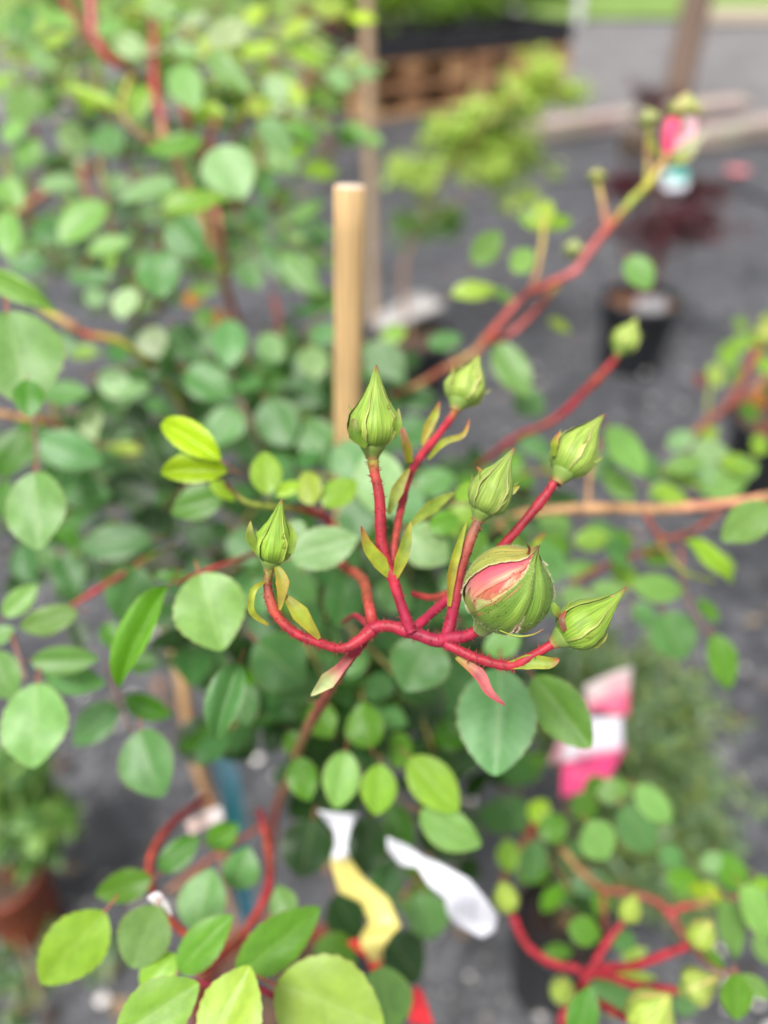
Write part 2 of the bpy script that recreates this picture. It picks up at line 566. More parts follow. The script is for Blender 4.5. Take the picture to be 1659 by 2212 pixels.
def compound(parent, twigs, base, dirv, up, ln, key_list, leaflet, n=5, mass=None):
    """a pinnate rose leaf: leaflets in pairs along a stalk and one at its end"""
    dirv = dirv.normalized()
    side = dirv.cross(up)
    if side.length < 1e-3: side = dirv.cross(Vector((1, 0, 0)))
    side.normalize(); nrm = side.cross(dirv).normalized()
    pts = [base + dirv * ln * t - nrm * (ln * 0.18 * t * t) for t in (0, .35, .7, 1)]
    twigs.tube(pts, [.0011, .0009, .0008, .0006], [(.25, .12, .06), (.22, .16, .05), (.20, .16, .05), (.2, .2, .05)], sides=5, sub=2)
    spots = [(1.0, 0)]
    for k in range((n - 1) // 2):
        t = 0.92 - 0.36 * k
        spots += [(t, 1), (t - .02, -1)]
    for t, s in spots:
        p = base + dirv * ln * t - nrm * (ln * 0.18 * t * t)
        ld = dirv if s == 0 else (dirv * 0.35 + side * s).normalized()
        ld = (ld + Vector([random.uniform(-.25, .25) for _ in range(3)])).normalized()
        nn = (nrm + Vector([random.uniform(-.4, .4) for _ in range(3)])).normalized()
        xx = ld.cross(nn).normalized(); nn = xx.cross(ld).normalized()
        Lm = leaflet * random.uniform(.75, 1.15) * (1.0 if s == 0 else .88)
        Wm = Lm * random.uniform(.66, .82)
        M = Matrix.Translation(p) @ Matrix((xx, ld, nn)).transposed().to_4x4() @ Matrix.Diagonal((Wm, Lm, Lm, 1)) @ Matrix.Translation((0, .12, 0))
        kc = jit(PAL[random.choice(key_list)], .25)
        if mass is not None:
            me = LEAVES[random.randrange(len(LEAVES))]
            nb = len(mass.v)
            nv = 25 * 9
            for q in range(nv):
                j = q % 9; i = q // 9
                mass.vert(M @ me.vertices[q].co, kc, (j / 8 * 2 - 1, .5 - .5 * math.cos(math.pi * i / 24)))
            for i in range(0, 24, 2):
                for j in range(0, 8, 2):
                    q = nb + i * 9 + j
                    mass.face((q, q + 2, q + 20, q + 18))
            continue
        o = link('leaf', random.choice(LEAVES), parent, M)
        o.color = kc


def fill(parent, twigs, u, v, ru, rv, d0, d1, n, keys, size=0.024, leaflets=5, mass=None):
    for _ in range(n):
        a, r = random.uniform(0, 6.283), math.sqrt(random.random())
        d = random.uniform(d0, d1)
        p = P(u + ru * r * math.cos(a), v + rv * r * math.sin(a), d)
        b = random.uniform(0, 6.283)
        dirv = Vector((math.cos(b), math.sin(b), random.uniform(-.5, .35)))
        up = Vector((random.uniform(-.4, .4), random.uniform(-.75, .1), 1)).normalized()
        compound(parent, twigs, p, dirv, up, size * 1.9, keys, size, leaflets, mass)


def dz(d):
    return d if d <= .180 else (.180 + (d - .180) * 2.0 if d < .26 else d + .08)


CANES = {}


def spread(pts):
    return [(p[0], p[1], dz(p[2])) for p in pts]


def C3(*pts):
    return [P(*p) for p in pts]


def hairs(mb, path, n, ln, col, rnd=random):
    P_, R_ = path
    for _ in range(n):
        i = rnd.randrange(1, len(P_) - 1)
        tg = (P_[i + 1] - P_[i - 1]).normalized()
        r = tg.cross(Vector([rnd.uniform(-1, 1) for _ in range(3)]))
        if r.length < 1e-3: continue
        r.normalize()
        f = rnd.random()
        q = P_[i].lerp(P_[i + 1], f) + r * R_[i] * .95
        tip = q + (r + tg * rnd.uniform(-.4, .4)) * ln * rnd.uniform(.5, 1.2)
        s = tg * ln * .14
        s2 = tg.cross(r) * ln * .14
        a, b_, c_, t = mb.vert(q + s, col), mb.vert(q - s * .5 + s2, col), mb.vert(q - s * .5 - s2, col), mb.vert(tip, [x * .7 for x in col])
        for fc in ((a, b_, t), (b_, c_, t), (c_, a, t)): mb.face(fc)


def stem(parent, pts, w, cols, name='cane', sides=10, k=None):
    """pts in (u, v, depth); w = width in the same units at each point"""
    mb = MB()
    pts = spread(pts)
    if not isinstance(w, (list, tuple)): w = [w] * len(pts)
    k = k or (.385 if name == 'pedicel' else .34)
    rad = [k * ww * p[2] / F for ww, p in zip(w, pts)]
    path = mb.tube(C3(*pts), rad, cols, sides=sides, sub=9, nodes=name != 'twig')
    if name == 'cane': hairs(mb, path, len(path[0]) // 5, max(rad) * 1.3, (.30, .10, .06))
    if name == 'cane': CANES.setdefault(parent.name, []).extend(path[0])
    o = mb.build(name, STEM, parent)
    return o, path


def blade(parent, pts, w, cols, name='bract', fold=.3):
    mb = MB()
    pts = spread(pts)
    mb.blade(C3(*pts), [ww * p[2] / F for ww, p in zip(w, pts)], cols, fold=fold)
    return mb.build(name, BRACT, parent)


RED = (.32, .021, .034); CRIM = (.29, .015, .044); ORR = (.34, .055, .035); TAN = (.37, .205, .095)
RBR = (.24, .06, .04); OLI = (.24, .30, .05); YOL = (.42, .38, .05); GRN = (.17, .285, .03); PNK = (.40, .10, .10)
BRN = (.22, .12, .07); GRY = (.20, .13, .11)


# ------------------------------------------------------------------ buds
def interp(tab, t):
    for (t0, v0), (t1, v1) in zip(tab[:-1], tab[1:]):
        if t <= t1:
            x = (t - t0) / (t1 - t0); x = x * x * (3 - 2 * x) * .5 + x * .5
            return v0 + (v1 - v0) * x
    return tab[-1][1]


def frame(zdir, hint):
    z = zdir.normalized()
    x = hint - z * hint.dot(z)
    x.normalize()
    y = z.cross(x)
    return Matrix((x, y, z)).transposed()


TIGHT = [(0, .30), (.05, .62), (.14, .90), (.26, 1.0), (.38, .93), (.52, .66), (.66, .40), (.80, .22), (.92, .11), (1, .02)]
PLUMP = [(0, .30), (.06, .68), (.16, .93), (.30, 1.0), (.46, .92), (.60, .66), (.72, .40), (.84, .20), (.94, .09), (1, .02)]


def tight_bud(parent, bu, bv, tu, tv, d, wpx, prof=TIGHT, td=0.0, phase=0.0, green=GRN, bend=(0, 0), peach=False, hip=0.62, lowres=False, name='flower_bud'):
    """closed bud: receptacle (own mesh) with five overlapping sepals as children"""
    d = dz(d)
    b, t = P(bu, bv, d), P(tu, tv, d + td)
    ax = t - b
    H = ax.length
    r0 = 0.5 * wpx * d / F
    M = frame(ax, CAMR @ Vector((0, 0, 1)))
    bendv = CAMR @ Vector((bend[0], bend[1], 0)) * r0
    ns = 8 if lowres else 14

    def surf(tt, phi, off):
        rr = r0 * interp(prof, tt) * (1 + off)
        q = Vector((rr * math.cos(phi), rr * math.sin(phi), H * tt))
        return b + M @ q + bendv * (max(0, tt - .45) ** 2 * 3)

    # receptacle and petal core
    core = MB()
    rows = []
    for k in range(9):
        x = k / 8
        sm = x * x * (3 - 2 * x)
        rr = r0 * (hip * .44 + hip * .50 * sm)
        q = -H * .15 * (1 - x) + H * .05 * x
        rd = max(0, .45 - x) / .45
        hipc = (.19 + .12 * rd, .29 - .13 * rd, .06)
        rows.append([core.vert(b + M @ Vector((rr * math.cos(a), rr * math.sin(a), q)), hipc) for a in [6.283 * j / 12 for j in range(12)]])
    core.grid(rows, True)
    rows = []
    pc = (.62, .30, .20) if not peach else (.75, .55, .22)
    for k in range(9):
        x = k / 8 * .9
        rows.append([core.vert(surf(x, 6.283 * j / 14, -.06), pc) for j in range(14)])
    core.grid(rows, True)
    bud = core.build(name, SEPAL, parent)
    rs = random.Random(int(bu * 7 + bv))
    for k in range(5):
        ph0 = phase + k * 1.2566 + rs.uniform(-.1, .1)
        mb = MB()
        rows = []
        nt_, nw = ns + 4, 8
        for i in range(nt_ + 1):
            tt = i / nt_ * (1 + rs.uniform(-.004, .004)); tt = min(tt, 1.0)
            hw = .80 - .22 * max(0, tt - .45) + (.06 * math.sin(tt * 20 + k) if tt > .2 else 0) * (1 - tt)
            if peach: hw = .80 - .55 * max(0, tt - .25)
            row = []
            for j in range(nw + 1):
                s = j / nw * 2 - 1
                off = .035 + .05 * s + .115 * math.exp(-(s / .22) ** 2) * (.3 + 1.0 * tt) + .05 * (abs(s) > .9) * (s > 0)
                off += .10 * noise.noise(Vector((s * 2.2 + k * 5, tt * 6, bu * .01))) * (tt > .1)
                off *= 1 + 1.6 * max(0, tt - .55)
                g = green
                e = max(0, abs(s) - .80) / .20
                vv = noise.noise(Vector((s * 3 + k * 7, tt * 5, bu)))
                g = [g[0] * (1 + .3 * vv), g[1] * (1 + .2 * vv), g[2] * (1 + .3 * vv)]
                c = [g[0] * (1 + .75 * e), g[1] * (1 + .2 * e), g[2] * (1 + 1.5 * e)]
                kk = math.exp(-(s / .18) ** 2)
                c = [c[0] * (1 + .05 * kk), c[1] * (1 + .05 * kk), c[2]]
                tp = max(0, tt - .90) / .10
                c = [c[q] * (1 - tp) + (.28, .07, .05)[q] * tp for q in range(3)]
                lo = max(0, .18 - tt) / .18
                c = [c[0] * (1 - .28 * lo), c[1] * (1 - .10 * lo), c[2] * (1 - .3 * lo)]  # shading at the bottom of the bud painted into the sepal colour
                row.append(mb.vert(surf(tt, ph0 + s * hw, off), c, (s * .5 + k * .37, tt)))
            rows.append(row)
        mb.grid(rows)
        if not lowres and k in (0, 2, 3):
            for q in range(2):
                t0 = rs.uniform(.22, .55)
                sg = rs.choice((-1, 1))
                a0 = surf(t0, ph0 + sg * .55, .06)
                outw = (a0 - (b + ax * t0)).normalized()
                ln = r0 * rs.uniform(.22, .45)
                mb.blade([a0, a0 + outw * ln * .35 + ax.normalized() * ln * .5, a0 + outw * ln * .6 + ax.normalized() * ln * 1.1], [r0 * .09, r0 * .08, r0 * .01], [green, green, (.2, .16, .05)], sub=3, across=2)
        mb.build('sepal', SEPAL, bud)
    return bud


def ball_bud(parent, cu, cv, rpx, d, axis_cam, az_hint_cam):
    """the opening bud: round petals, five sepals parting on one side"""
    r = rpx * d / F
    c = P(cu, cv, d)
    M = frame(CAMR @ Vector(axis_cam), CAMR @ Vector(az_hint_cam))

    def pt(th, ph, k=1.0):
        # th 0 at base .. pi at tip, then a short beak
        x = th / math.pi
        rr = math.sin(min(th, math.pi)) ** .92 if th < math.pi else 0
        zz = -math.cos(th)
        if x > .84:
            q = (x - .84) / .16
            rr = max(rr * (1 - q) + .10 * (1 - q) * q * 2 + .06 * q * (1 - q), .018)
            zz = zz + .26 * q ** 1.6
        return c + M @ (Vector((rr * math.cos(ph), rr * math.sin(ph), zz)) * r * k)

    # petals (own mesh): an inner ball and two wrapped outer petals
    core = MB()
    rows = []
    for i in range(19):
        th = .25 + (math.pi * .86 - .25) * i / 18
        rows.append([core.vert(pt(th, 6.283 * j / 32, .955), (.80, .22, .20), (j / 32 * 2, i / 18)) for j in range(32)])
    core.grid(rows, True)
    # receptacle
    rows = []
    for k in range(6):
        x = k / 5
        rr = r * .29 * (.62 + .38 * math.sin(x * 2.0))
        rows.append([core.vert(c + M @ Vector((rr * math.cos(a), rr * math.sin(a), -r * (1.30 - .40 * x))), (.19, .27, .06), (a / 6.3, x)) for a in [6.283 * j / 14 for j in range(14)]])
    core.grid(rows, True)
    bud = core.build('flower_bud', PETAL, parent)
    P_ED = [(0, -60), (.4, -52), (.5, -46), (.6, -38), (.7, -29), (.85, -16), (1, -8)]
    for k_ in range(2):
        mb = MB()
        rows = []
        for i in range(25):
            x = .22 + .72 * i / 24
            row = []
            for j in range(13):
                s = j / 12
                if k_ == 0:     # upper petal, its free edge crossing the gap
                    ph = -118 + (interp(P_ED, x) + 118) * s
                    kk = .965 + .028 * s ** 2
                    col = (.56 + .08 * s ** 4, .065 + .07 * (1 - x) + .12 * s ** 8, .12 + .02 * s)
                else:           # lower petal, peach
                    ph = -70 + 75 * s
                    kk = .962
                    col = (.52, .12, .075) if noise.noise(Vector((s * 16, x * 1.5, 3))) < .18 else (.52, .36, .16)
                n1 = noise.noise(Vector((x * 3, s * 9, k_ * 5)))
                st_ = noise.noise(Vector((s * 24 + k_ * 5, x * 2.2, 1)))
                kk_ = min(.75, max(0, (abs(st_) - .16) * 2.4))
                sc_ = (.64, .40, .22) if st_ < 0 else (.50, .035, .085)
                col = [col[q] * (1 - kk_) + sc_[q] * kk_ for q in range(3)]
                col = [q * (1 + .22 * n1) for q in col]
                yl = max(0, .55 - x) / .33
                col = [col[0], col[1] + .18 * yl, col[2] + .02 * yl]
                row.append(mb.vert(pt(x * math.pi, R(ph), kk), col, (s, x)))
            rows.append(row)
        mb.grid(rows)
        mb.build('petal', PETAL, bud)
    # sepals: left and right edge as azimuth against height, 0 faces the viewer
    UL = [(0, -95), (.30, -90), (.43, -79), (.55, -71), (.64, -66), (.72, -58), (.79, -49), (.85, -38), (.91, -28), (1, -8)]
    LFE = [(0, -84), (.20, -75), (.27, -70), (.31, -56), (.40, -46), (.53, -33), (.62, -26), (.69, -20), (.76, -15), (.80, -14), (.84, -12), (.90, -15), (1, -14)]
    SEAM = [(0, 45), (.26, 32), (.32, 27), (.43, 19), (.54, 15), (.64, 13), (.77, 9), (.87, 8), (.95, 10), (1, 14)]
    RFE = [(0, 115), (.4, 95), (.57, 84), (.65, 78), (.74, 74), (.81, 70), (.87, 60), (.93, 48), (1, 34)]
    K1 = [(0, 160), (.6, 150), (1, 90)]
    K2 = [(0, 215), (.6, 222), (1, 200)]
    K3 = [(0, 285), (.6, 262), (1, 300)]
    defs = [(LFE, SEAM), (SEAM, RFE), (RFE, K1), (K1, K2), (K2, K3), ]
    ULs = [(x, a + 360) for x, a in UL]
    defs[4] = (K2, ULs)
    fz = MB()
    for n_, (ta, tb) in enumerate(defs):
        mb = MB()
        rows = []
        NT, NW = 36, 16
        for i in range(NT + 1):
            x = i / NT
            th = .12 + (math.pi - .12) * x
            xx = th / math.pi
            low = math.sin(math.pi * min(1, max(0, (x - .12) / .34))) if x < .46 else 0
            e0 = interp(ta, xx) + (3.5 * low if n_ == 1 else 0)
            e1 = interp(tb, xx) - (5.5 * low if n_ == 0 else 0)
            if n_ == 2: e0 -= 14
            row = []
            for j in range(NW + 1):
                s = j / NW * 2 - 1
                rag = (noise.noise(Vector((x * 30, n_ * 9 + (3 if s > 0 else 0), 0))) * 3.5 if abs(s) > .97 else 0) * (x > .2) * (x < .85)
                if n_ == 0 and s < -.8: rag += noise.noise(Vector((x * 14, 5, 1))) * 9 * (x > .25) * (x < .7)
                ph = R(e0 + (e1 - e0) * (s + 1) / 2 + rag)
                dseam = (e1 - (e0 + (e1 - e0) * (s + 1) / 2)) if n_ == 0 else ((e0 + (e1 - e0) * (s + 1) / 2) - e0)
                k = 1.0 + .018 * (1 - s * s)
                g = [.115, .215, .022]
                up_ = max(0, x - .55) / .45
                if n_ == 0:      # its right side stands up as a bright keel
                    kl = math.exp(-((dseam - 9) / 8.5) ** 2) * min(1, max(0, (x - .22) / .30))
                    k += .070 * kl
                    g = [g[0] + .085 * kl, g[1] + .095 * kl, g[2] + .018 * kl]
                if n_ == 1:
                    kl = math.exp(-((dseam - 17) / 8) ** 2) * min(1, max(0, (x - .3) / .3))
                    gr = math.exp(-((dseam - 3) / 6) ** 2) * min(1, max(0, (x - .3) / .3))
                    k += .045 * kl - .028 * gr + .012 * s
                    g = [g[0] + .055 * kl, g[1] + .075 * kl, g[2] + .012 * kl]
                if n_ == 4:
                    k += .035 * max(0, s) ** 2
                    g = [.27 + .10 * up_, .31 - .02 * up_, .055]
                if n_ == 2: k -= .028; g = [.19, .29, .04]
                k += .012 * noise.noise(Vector((s * 2.4 + n_ * 7, x * 5, 2)))
                vv = noise.noise(Vector((s * 5 + n_ * 7, x * 4, 8)))
                g = [g[0] * (1 + .35 * vv), g[1] * (1 + .22 * vv), g[2] * (1 + .3 * vv)]
                e = max(0, abs(s) - .90) / .10
                if n_ == 0 and s > 0 and x > .44: e = 0
                if n_ == 1 and s < 0 and x > .46: e = 0
                if n_ == 0 and s < 0 and x > .22: e = max(0, -s - .62) / .38
                col = [g[q] * (1 - e) + (.50, .45, .20)[q] * e for q in range(3)]
                if n_ == 0 and x > .27 and x < .86 and s < -.15:
                    m1 = noise.noise(Vector((s * 7, x * 4, 4))) + (-.15 - s) * .9 - .35
                    if m1 > 0:
                        m1 = min(1, m1 * 2.2)
                        tc_ = (.46, .40, .17) if noise.noise(Vector((s * 9, x * 3, 6))) > -.05 else (.46, .15, .07)
                        col = [col[q] * (1 - m1) + tc_[q] * m1 for q in range(3)]
                tp = max(0, x - .90) / .10
                col = [col[q] * (1 - tp) + (.12, .03, .02)[q] * tp for q in range(3)]
                row.append(mb.vert(pt(th, ph, k), col, (s * 1.6 + n_ * .7, x * 1.3)))
            rows.append(row)
        mb.grid(rows)
        mb.build('sepal', SEPAL, bud)
        # fine white down on the sepal margins and backs
        for _ in range(1900):
            i = random.randrange(4, NT - 4)
            edge_ = random.random() < .38
            if edge_:
                j = 0 if random.random() < .5 else NW
                if n_ in (0, 1) and i > NT * .48 and ((n_ == 0 and j == NW) or (n_ == 1 and j == 0)): continue
            else: j = random.randrange(0, NW)
            p = Vector(mb.v[rows[i][j]])
            p2 = Vector(mb.v[rows[i + 1][j]])
            nrm = (p - c).normalized()
            tg = (p2 - p).normalized()
            q = p.lerp(p2, random.random())
            if not edge_: q = q.lerp(Vector(mb.v[rows[i][min(j + 1, NW)]]), random.random())
            dr = (nrm * random.uniform(.3, 1) + tg * random.uniform(-.2, .9) + nrm.cross(tg) * random.uniform(-.7, .7)).normalized()
            ln = r * (random.uniform(.03, .085) if edge_ else random.uniform(.014, .034))
            w = tg.cross(nrm) * r * (.0045 if edge_ else .0038)
            cc = (.64, .60, .40) if edge_ else (.40, .50, .22)
            i0, i1, i2 = fz.vert(q + w, cc), fz.vert(q - w, cc), fz.vert(q + dr * ln, cc)
            fz.face((i0, i1, i2))
    # dark gland specks along the petal gap and crown
    for _ in range(70):
        th = random.uniform(1.2, 2.75)
        ph = R(random.choice([random.uniform(-85, -66), random.uniform(-30, -8), random.uniform(-20, 80)]))
        q = pt(th, ph, 1.02)
        nrm = (q - c).normalized()
        s = r * random.uniform(.008, .015)
        sx = nrm.cross(Vector((0, 0, 1))).normalized() * s
        sy = nrm.cross(sx).normalized() * s
        ids = [fz.vert(q + a, (.05, .02, .02)) for a in (sx, sy, -sx, -sy)]
        tpv = fz.vert(q + nrm * s * 2.5, (.05, .02, .02))
        for a, b_ in ((0, 1), (1, 2), (2, 3), (3, 0)): fz.face((ids[a], ids[b_], tpv))
    o = fz.build('down', HAIR, bud)
    o['kind'] = 'stuff'
    return bud


# ================================================================== the rose in focus
ROSE = 'rose bushes standing in the nursery'
A = empty('rose_bush', P(590, 2150, .72), 'rose bush in focus with red spray of pointed buds and one opening pink bud', 'rose bush', ROSE)
twA = MB()

# buds of the spray
ball_bud(A, 1098, 1274, 94, .163, (.46, .80, .38), (-.05, -.4, .9))
tight_bud(A, 805, 966, 813, 788, .171, 104, TIGHT, td=-.004, phase=.25, green=(.225, .345, .045))
tight_bud(A, 989, 872, 1037, 765, .190, 82, PLUMP, td=.004, phase=.9, green=(.29, .39, .07))
tight_bud(A, 1214, 1024, 1293, 890, .180, 92, PLUMP, td=.003, phase=.5, bend=(.35, -.1), green=(.26, .365, .06))
tight_bud(A, 1039, 1108, 1102, 974, .171, 88, PLUMP, td=-.002, phase=1.1, green=(.22, .315, .055), bend=(.25, .2))
tight_bud(A, 584, 1214, 609, 1077, .170, 84, TIGHT, td=-.003, phase=.0, green=(.20, .34, .03))
tight_bud(A, 1212, 1378, 1349, 1289, .163, 98, PLUMP, td=-.002, phase=.7, bend=(.1, .45), green=(.205, .325, .035))
tight_bud(A, 1338, 758, 1376, 686, .255, 58, PLUMP, td=.0, phase=.3, green=(.30, .40, .08))

# pedicels and the axis of the spray
ha = MB()
spray = [
    ([(805, 990, .1715), (809, 1020, .1715), (820, 1078, .1715), (825, 1179, .172), (845, 1237, .172), (869, 1314, .172), (889, 1366, .172)], [26, 28, 31, 33, 31, 30, 34], [GRN, ORR, RED, RED, RED, CRIM, CRIM], 90),
    ([(987, 880, .190), (969, 910, .189), (906, 990, .186), (883, 1030, .184), (868, 1090, .181), (854, 1160, .177), (846, 1236, .1735)], [20, 22, 23, 24, 22, 21, 20], [OLI, RED, RED, RED, RED, ORR, RED], 40),
    ([(1211, 1028, .180), (1196, 1044, .180), (1168, 1084, .180), (1096, 1168, .180), (1034, 1236, .181), (960, 1300, .179), (896, 1356, .174)], [22, 25, 26, 27, 27, 26, 28], [OLI, RED, RED, RED, CRIM, CRIM, CRIM], 60),
    ([(1035, 1118, .171), (1011, 1179, .171), (989, 1247, .1715), (977, 1325, .172), (964, 1378, .172)], [26, 31, 33, 33, 36], [BRN, RBR, (.34, .05, .05), CRIM, CRIM], 70),
    ([(584, 1226, .170), (578, 1269, .170), (595, 1325, .170), (634, 1365, .170), (685, 1387, .170), (745, 1400, .171), (805, 1362, .172)], [22, 25, 27, 27, 26, 26, 30], [OLI, RBR, ORR, RED, RED, RED, RED], 120),
    ([(1206, 1383, .163), (1151, 1416, .1635), (1101, 1438, .165), (1028, 1421, .168), (962, 1390, .171)], [24, 26, 27, 28, 30], [RED, RED, RED, RED, CRIM], 90),
    ([(1044, 1356, .168), (1006, 1374, .1695), (972, 1378, .171), (944, 1384, .172), (889, 1366, .173), (836, 1352, .174), (800, 1362, .174), (772, 1398, .175), (735, 1450, .182), (690, 1530, .20), (652, 1600, .23), (625, 1680, .27), (594, 1760, .33), (585, 1900, .45), (588, 2060, .62), (590, 2150, .72)],
     [28, 32, 40, 38, 36, 33, 38, 36, 30, 28, 26, 24, 24, 20, 20, 22], [RED, CRIM, CRIM, CRIM, CRIM, RED, CRIM, CRIM, RBR, RBR, TAN, TAN, ORR, BRN, BRN, BRN], 150),
    ([(487, 1046, .205), (535, 1086, .205), (600, 1097, .21), (665, 1104, .218), (712, 1128, .225), (735, 1212, .222), (782, 1250, .195), (796, 1303, .178), (806, 1352, .175)], [12, 14, 17, 20, 22, 26, 28, 30, 32], [RBR, OLI, OLI, RED, RED, RED, ORR, ORR, RED], 30),
    ([(889, 1282, .186), (940, 1290, .187), (1000, 1262, .19), (1035, 1235, .192)], [16, 19, 18, 12], [RED, ORR, ORR, RED], 10),
    ([(800, 1358, .175), (768, 1330, .186), (740, 1345, .20)], [22, 16, 12], [RED, CRIM, RBR], 0),
]
for pts, w, cols, nh in spray:
    o, path = stem(A, pts, w, cols, 'pedicel', 12)
    if nh: hairs(ha, path, int(nh * 1.7), .0011, (.33, .06, .06))
ho = ha.build('gland_hairs', HAIR, A, smooth=False)
ho['kind'] = 'stuff'

# bracts and sepal lobes of the spray
YG = (.26, .33, .025); YO = (.31, .27, .03); LO = (.19, .29, .03)
for pts, w, cols in [
    ([(840, 1245, .171), (820, 1215, .170), (795, 1182, .169), (780, 1136, .168)], [10, 34, 26, 2], [YG, YG, YG, ORR]),
    ([(853, 1250, .171), (866, 1210, .170), (878, 1170, .17), (887, 1126, .17)], [10, 28, 24, 2], [YO, YG, LO, YO]),
    ([(912, 962, .187), (925, 925, .187), (940, 895, .187), (949, 868, .187)], [6, 22, 18, 2], [YO, YO, YG, ORR]),
    ([(925, 992, .185), (958, 956, .184), (1000, 940, .184), (1014, 904, .184)], [6, 16, 12, 2], [YG, YG, YO, ORR]),
    ([(884, 1000, .184), (878, 965, .183), (868, 925, .183)], [16, 22, 8], [YG, YO, PNK]),
    ([(840, 1110, .178), (858, 1060, .178), (884, 1012, .178)], [8, 28, 6], [LO, OLI, YO]),
    ([(880, 1140, .182), (932, 1096, .184), (980, 1064, .186)], [6, 30, 4], [OLI, LO, OLI]),
    ([(970, 1310, .170), (975, 1245, .169), (988, 1190, .169), (1008, 1126, .169)], [8, 20, 18, 2], [YO, YO, YG, YG]),
    ([(596, 1222, .169), (610, 1258, .168), (604, 1318, .168)], [8, 30, 4], [YG, YO, YO]),
    ([(614, 1284, .169), (648, 1326, .168), (690, 1380, .169)], [6, 38, 8], [YO, YG, YO]),
    ([(574, 1256, .169), (548, 1275, .167), (544, 1322, .167), (580, 1350, .169)], [4, 14, 14, 6], [YO, YG, YG, YO]),
    ([(1090, 1440, .165), (1140, 1430, .163), (1185, 1432, .162), (1207, 1424, .162)], [10, 32, 26, 6], [YG, LO, YG, ORR]),
    ([(985, 1420, .17), (1033, 1455, .168), (1056, 1494, .167), (1092, 1524, .166)], [8, 28, 20, 2], [YO, PNK, PNK, CRIM]),
    ([(765, 1408, .176), (735, 1443, .174), (707, 1471, .173), (672, 1503, .172)], [14, 22, 36, 3], [RBR, PNK, (.3, .36, .14), (.36, .42, .16)]),
    ([(1144, 1190, .198), (1160, 1170, .20), (1178, 1150, .202)], [6, 14, 2], [OLI, YG, ORR]),
    ([(1212, 1336, .160), (1200, 1318, .159), (1194, 1302, .159)], [6, 20, 8], [RBR, GRN, GRN]),
    ([(1046, 1030, .170), (1038, 1018, .170), (1030, 1008, .17)], [14, 10, 2], [YO, YO, ORR]),
    ([(1092, 1072, .169), (1108, 1060, .169), (1122, 1050, .169)], [10, 15, 2], [LO, YG, YO]),
    ([(852, 940, .167), (858, 915, .166), (861, 882, .166)], [14, 22, 2], [GRN, GRN, (.2, .2, .05)]),
    ([(792, 962, .167), (766, 938, .165), (764, 904, .165)], [18, 32, 5], [GRN, (.10, .2, .02), (.2, .2, .04)]),
    ([(556, 1192, .167), (541, 1160, .166), (541, 1126, .166)], [12, 22, 2], [GRN, LO, (.28, .28, .06)]),
    ([(628, 1196, .167), (634, 1160, .167), (622, 1128, .167)], [12, 16, 2], [GRN, GRN, LO]),
    ([(1288, 1396, .162), (1304, 1384, .161), (1313, 1368, .161)], [5, 6, 1], [OLI, OLI, YO]),
    ([(1196, 985, .178), (1197, 958, .177), (1209, 932, .177)], [10, 18, 2], [GRN, YG, ORR]),
    ([(1022, 1320, .155), (1010, 1296, .154), (1016, 1268, .154)], [16, 14, 2], [(.2, .2, .05), (.14, .2, .04), RBR]),
    ([(1222, 1362, .159), (1212, 1340, .159), (1222, 1320, .16)], [16, 14, 4], [RBR, BRN, ORR]),
]:
    blade(A, pts, w, cols)
stem(A, [(1141, 1196, .155), (1144, 1186, .154), (1140, 1178, .153), (1136, 1172, .153)], [12, 8, 5, 3], [(.2, .08, .03), (.12, .03, .02), (.12, .03, .02), (.1, .03, .02)], 'sepal_tip', 6)
stem(A, [(1080, 1362, .158), (1115, 1374, .155), (1150, 1371, .154), (1175, 1358, .154)], [5, 6, 5, 2], [OLI, OLI, YO, RBR], 'sepal_filament', 5)

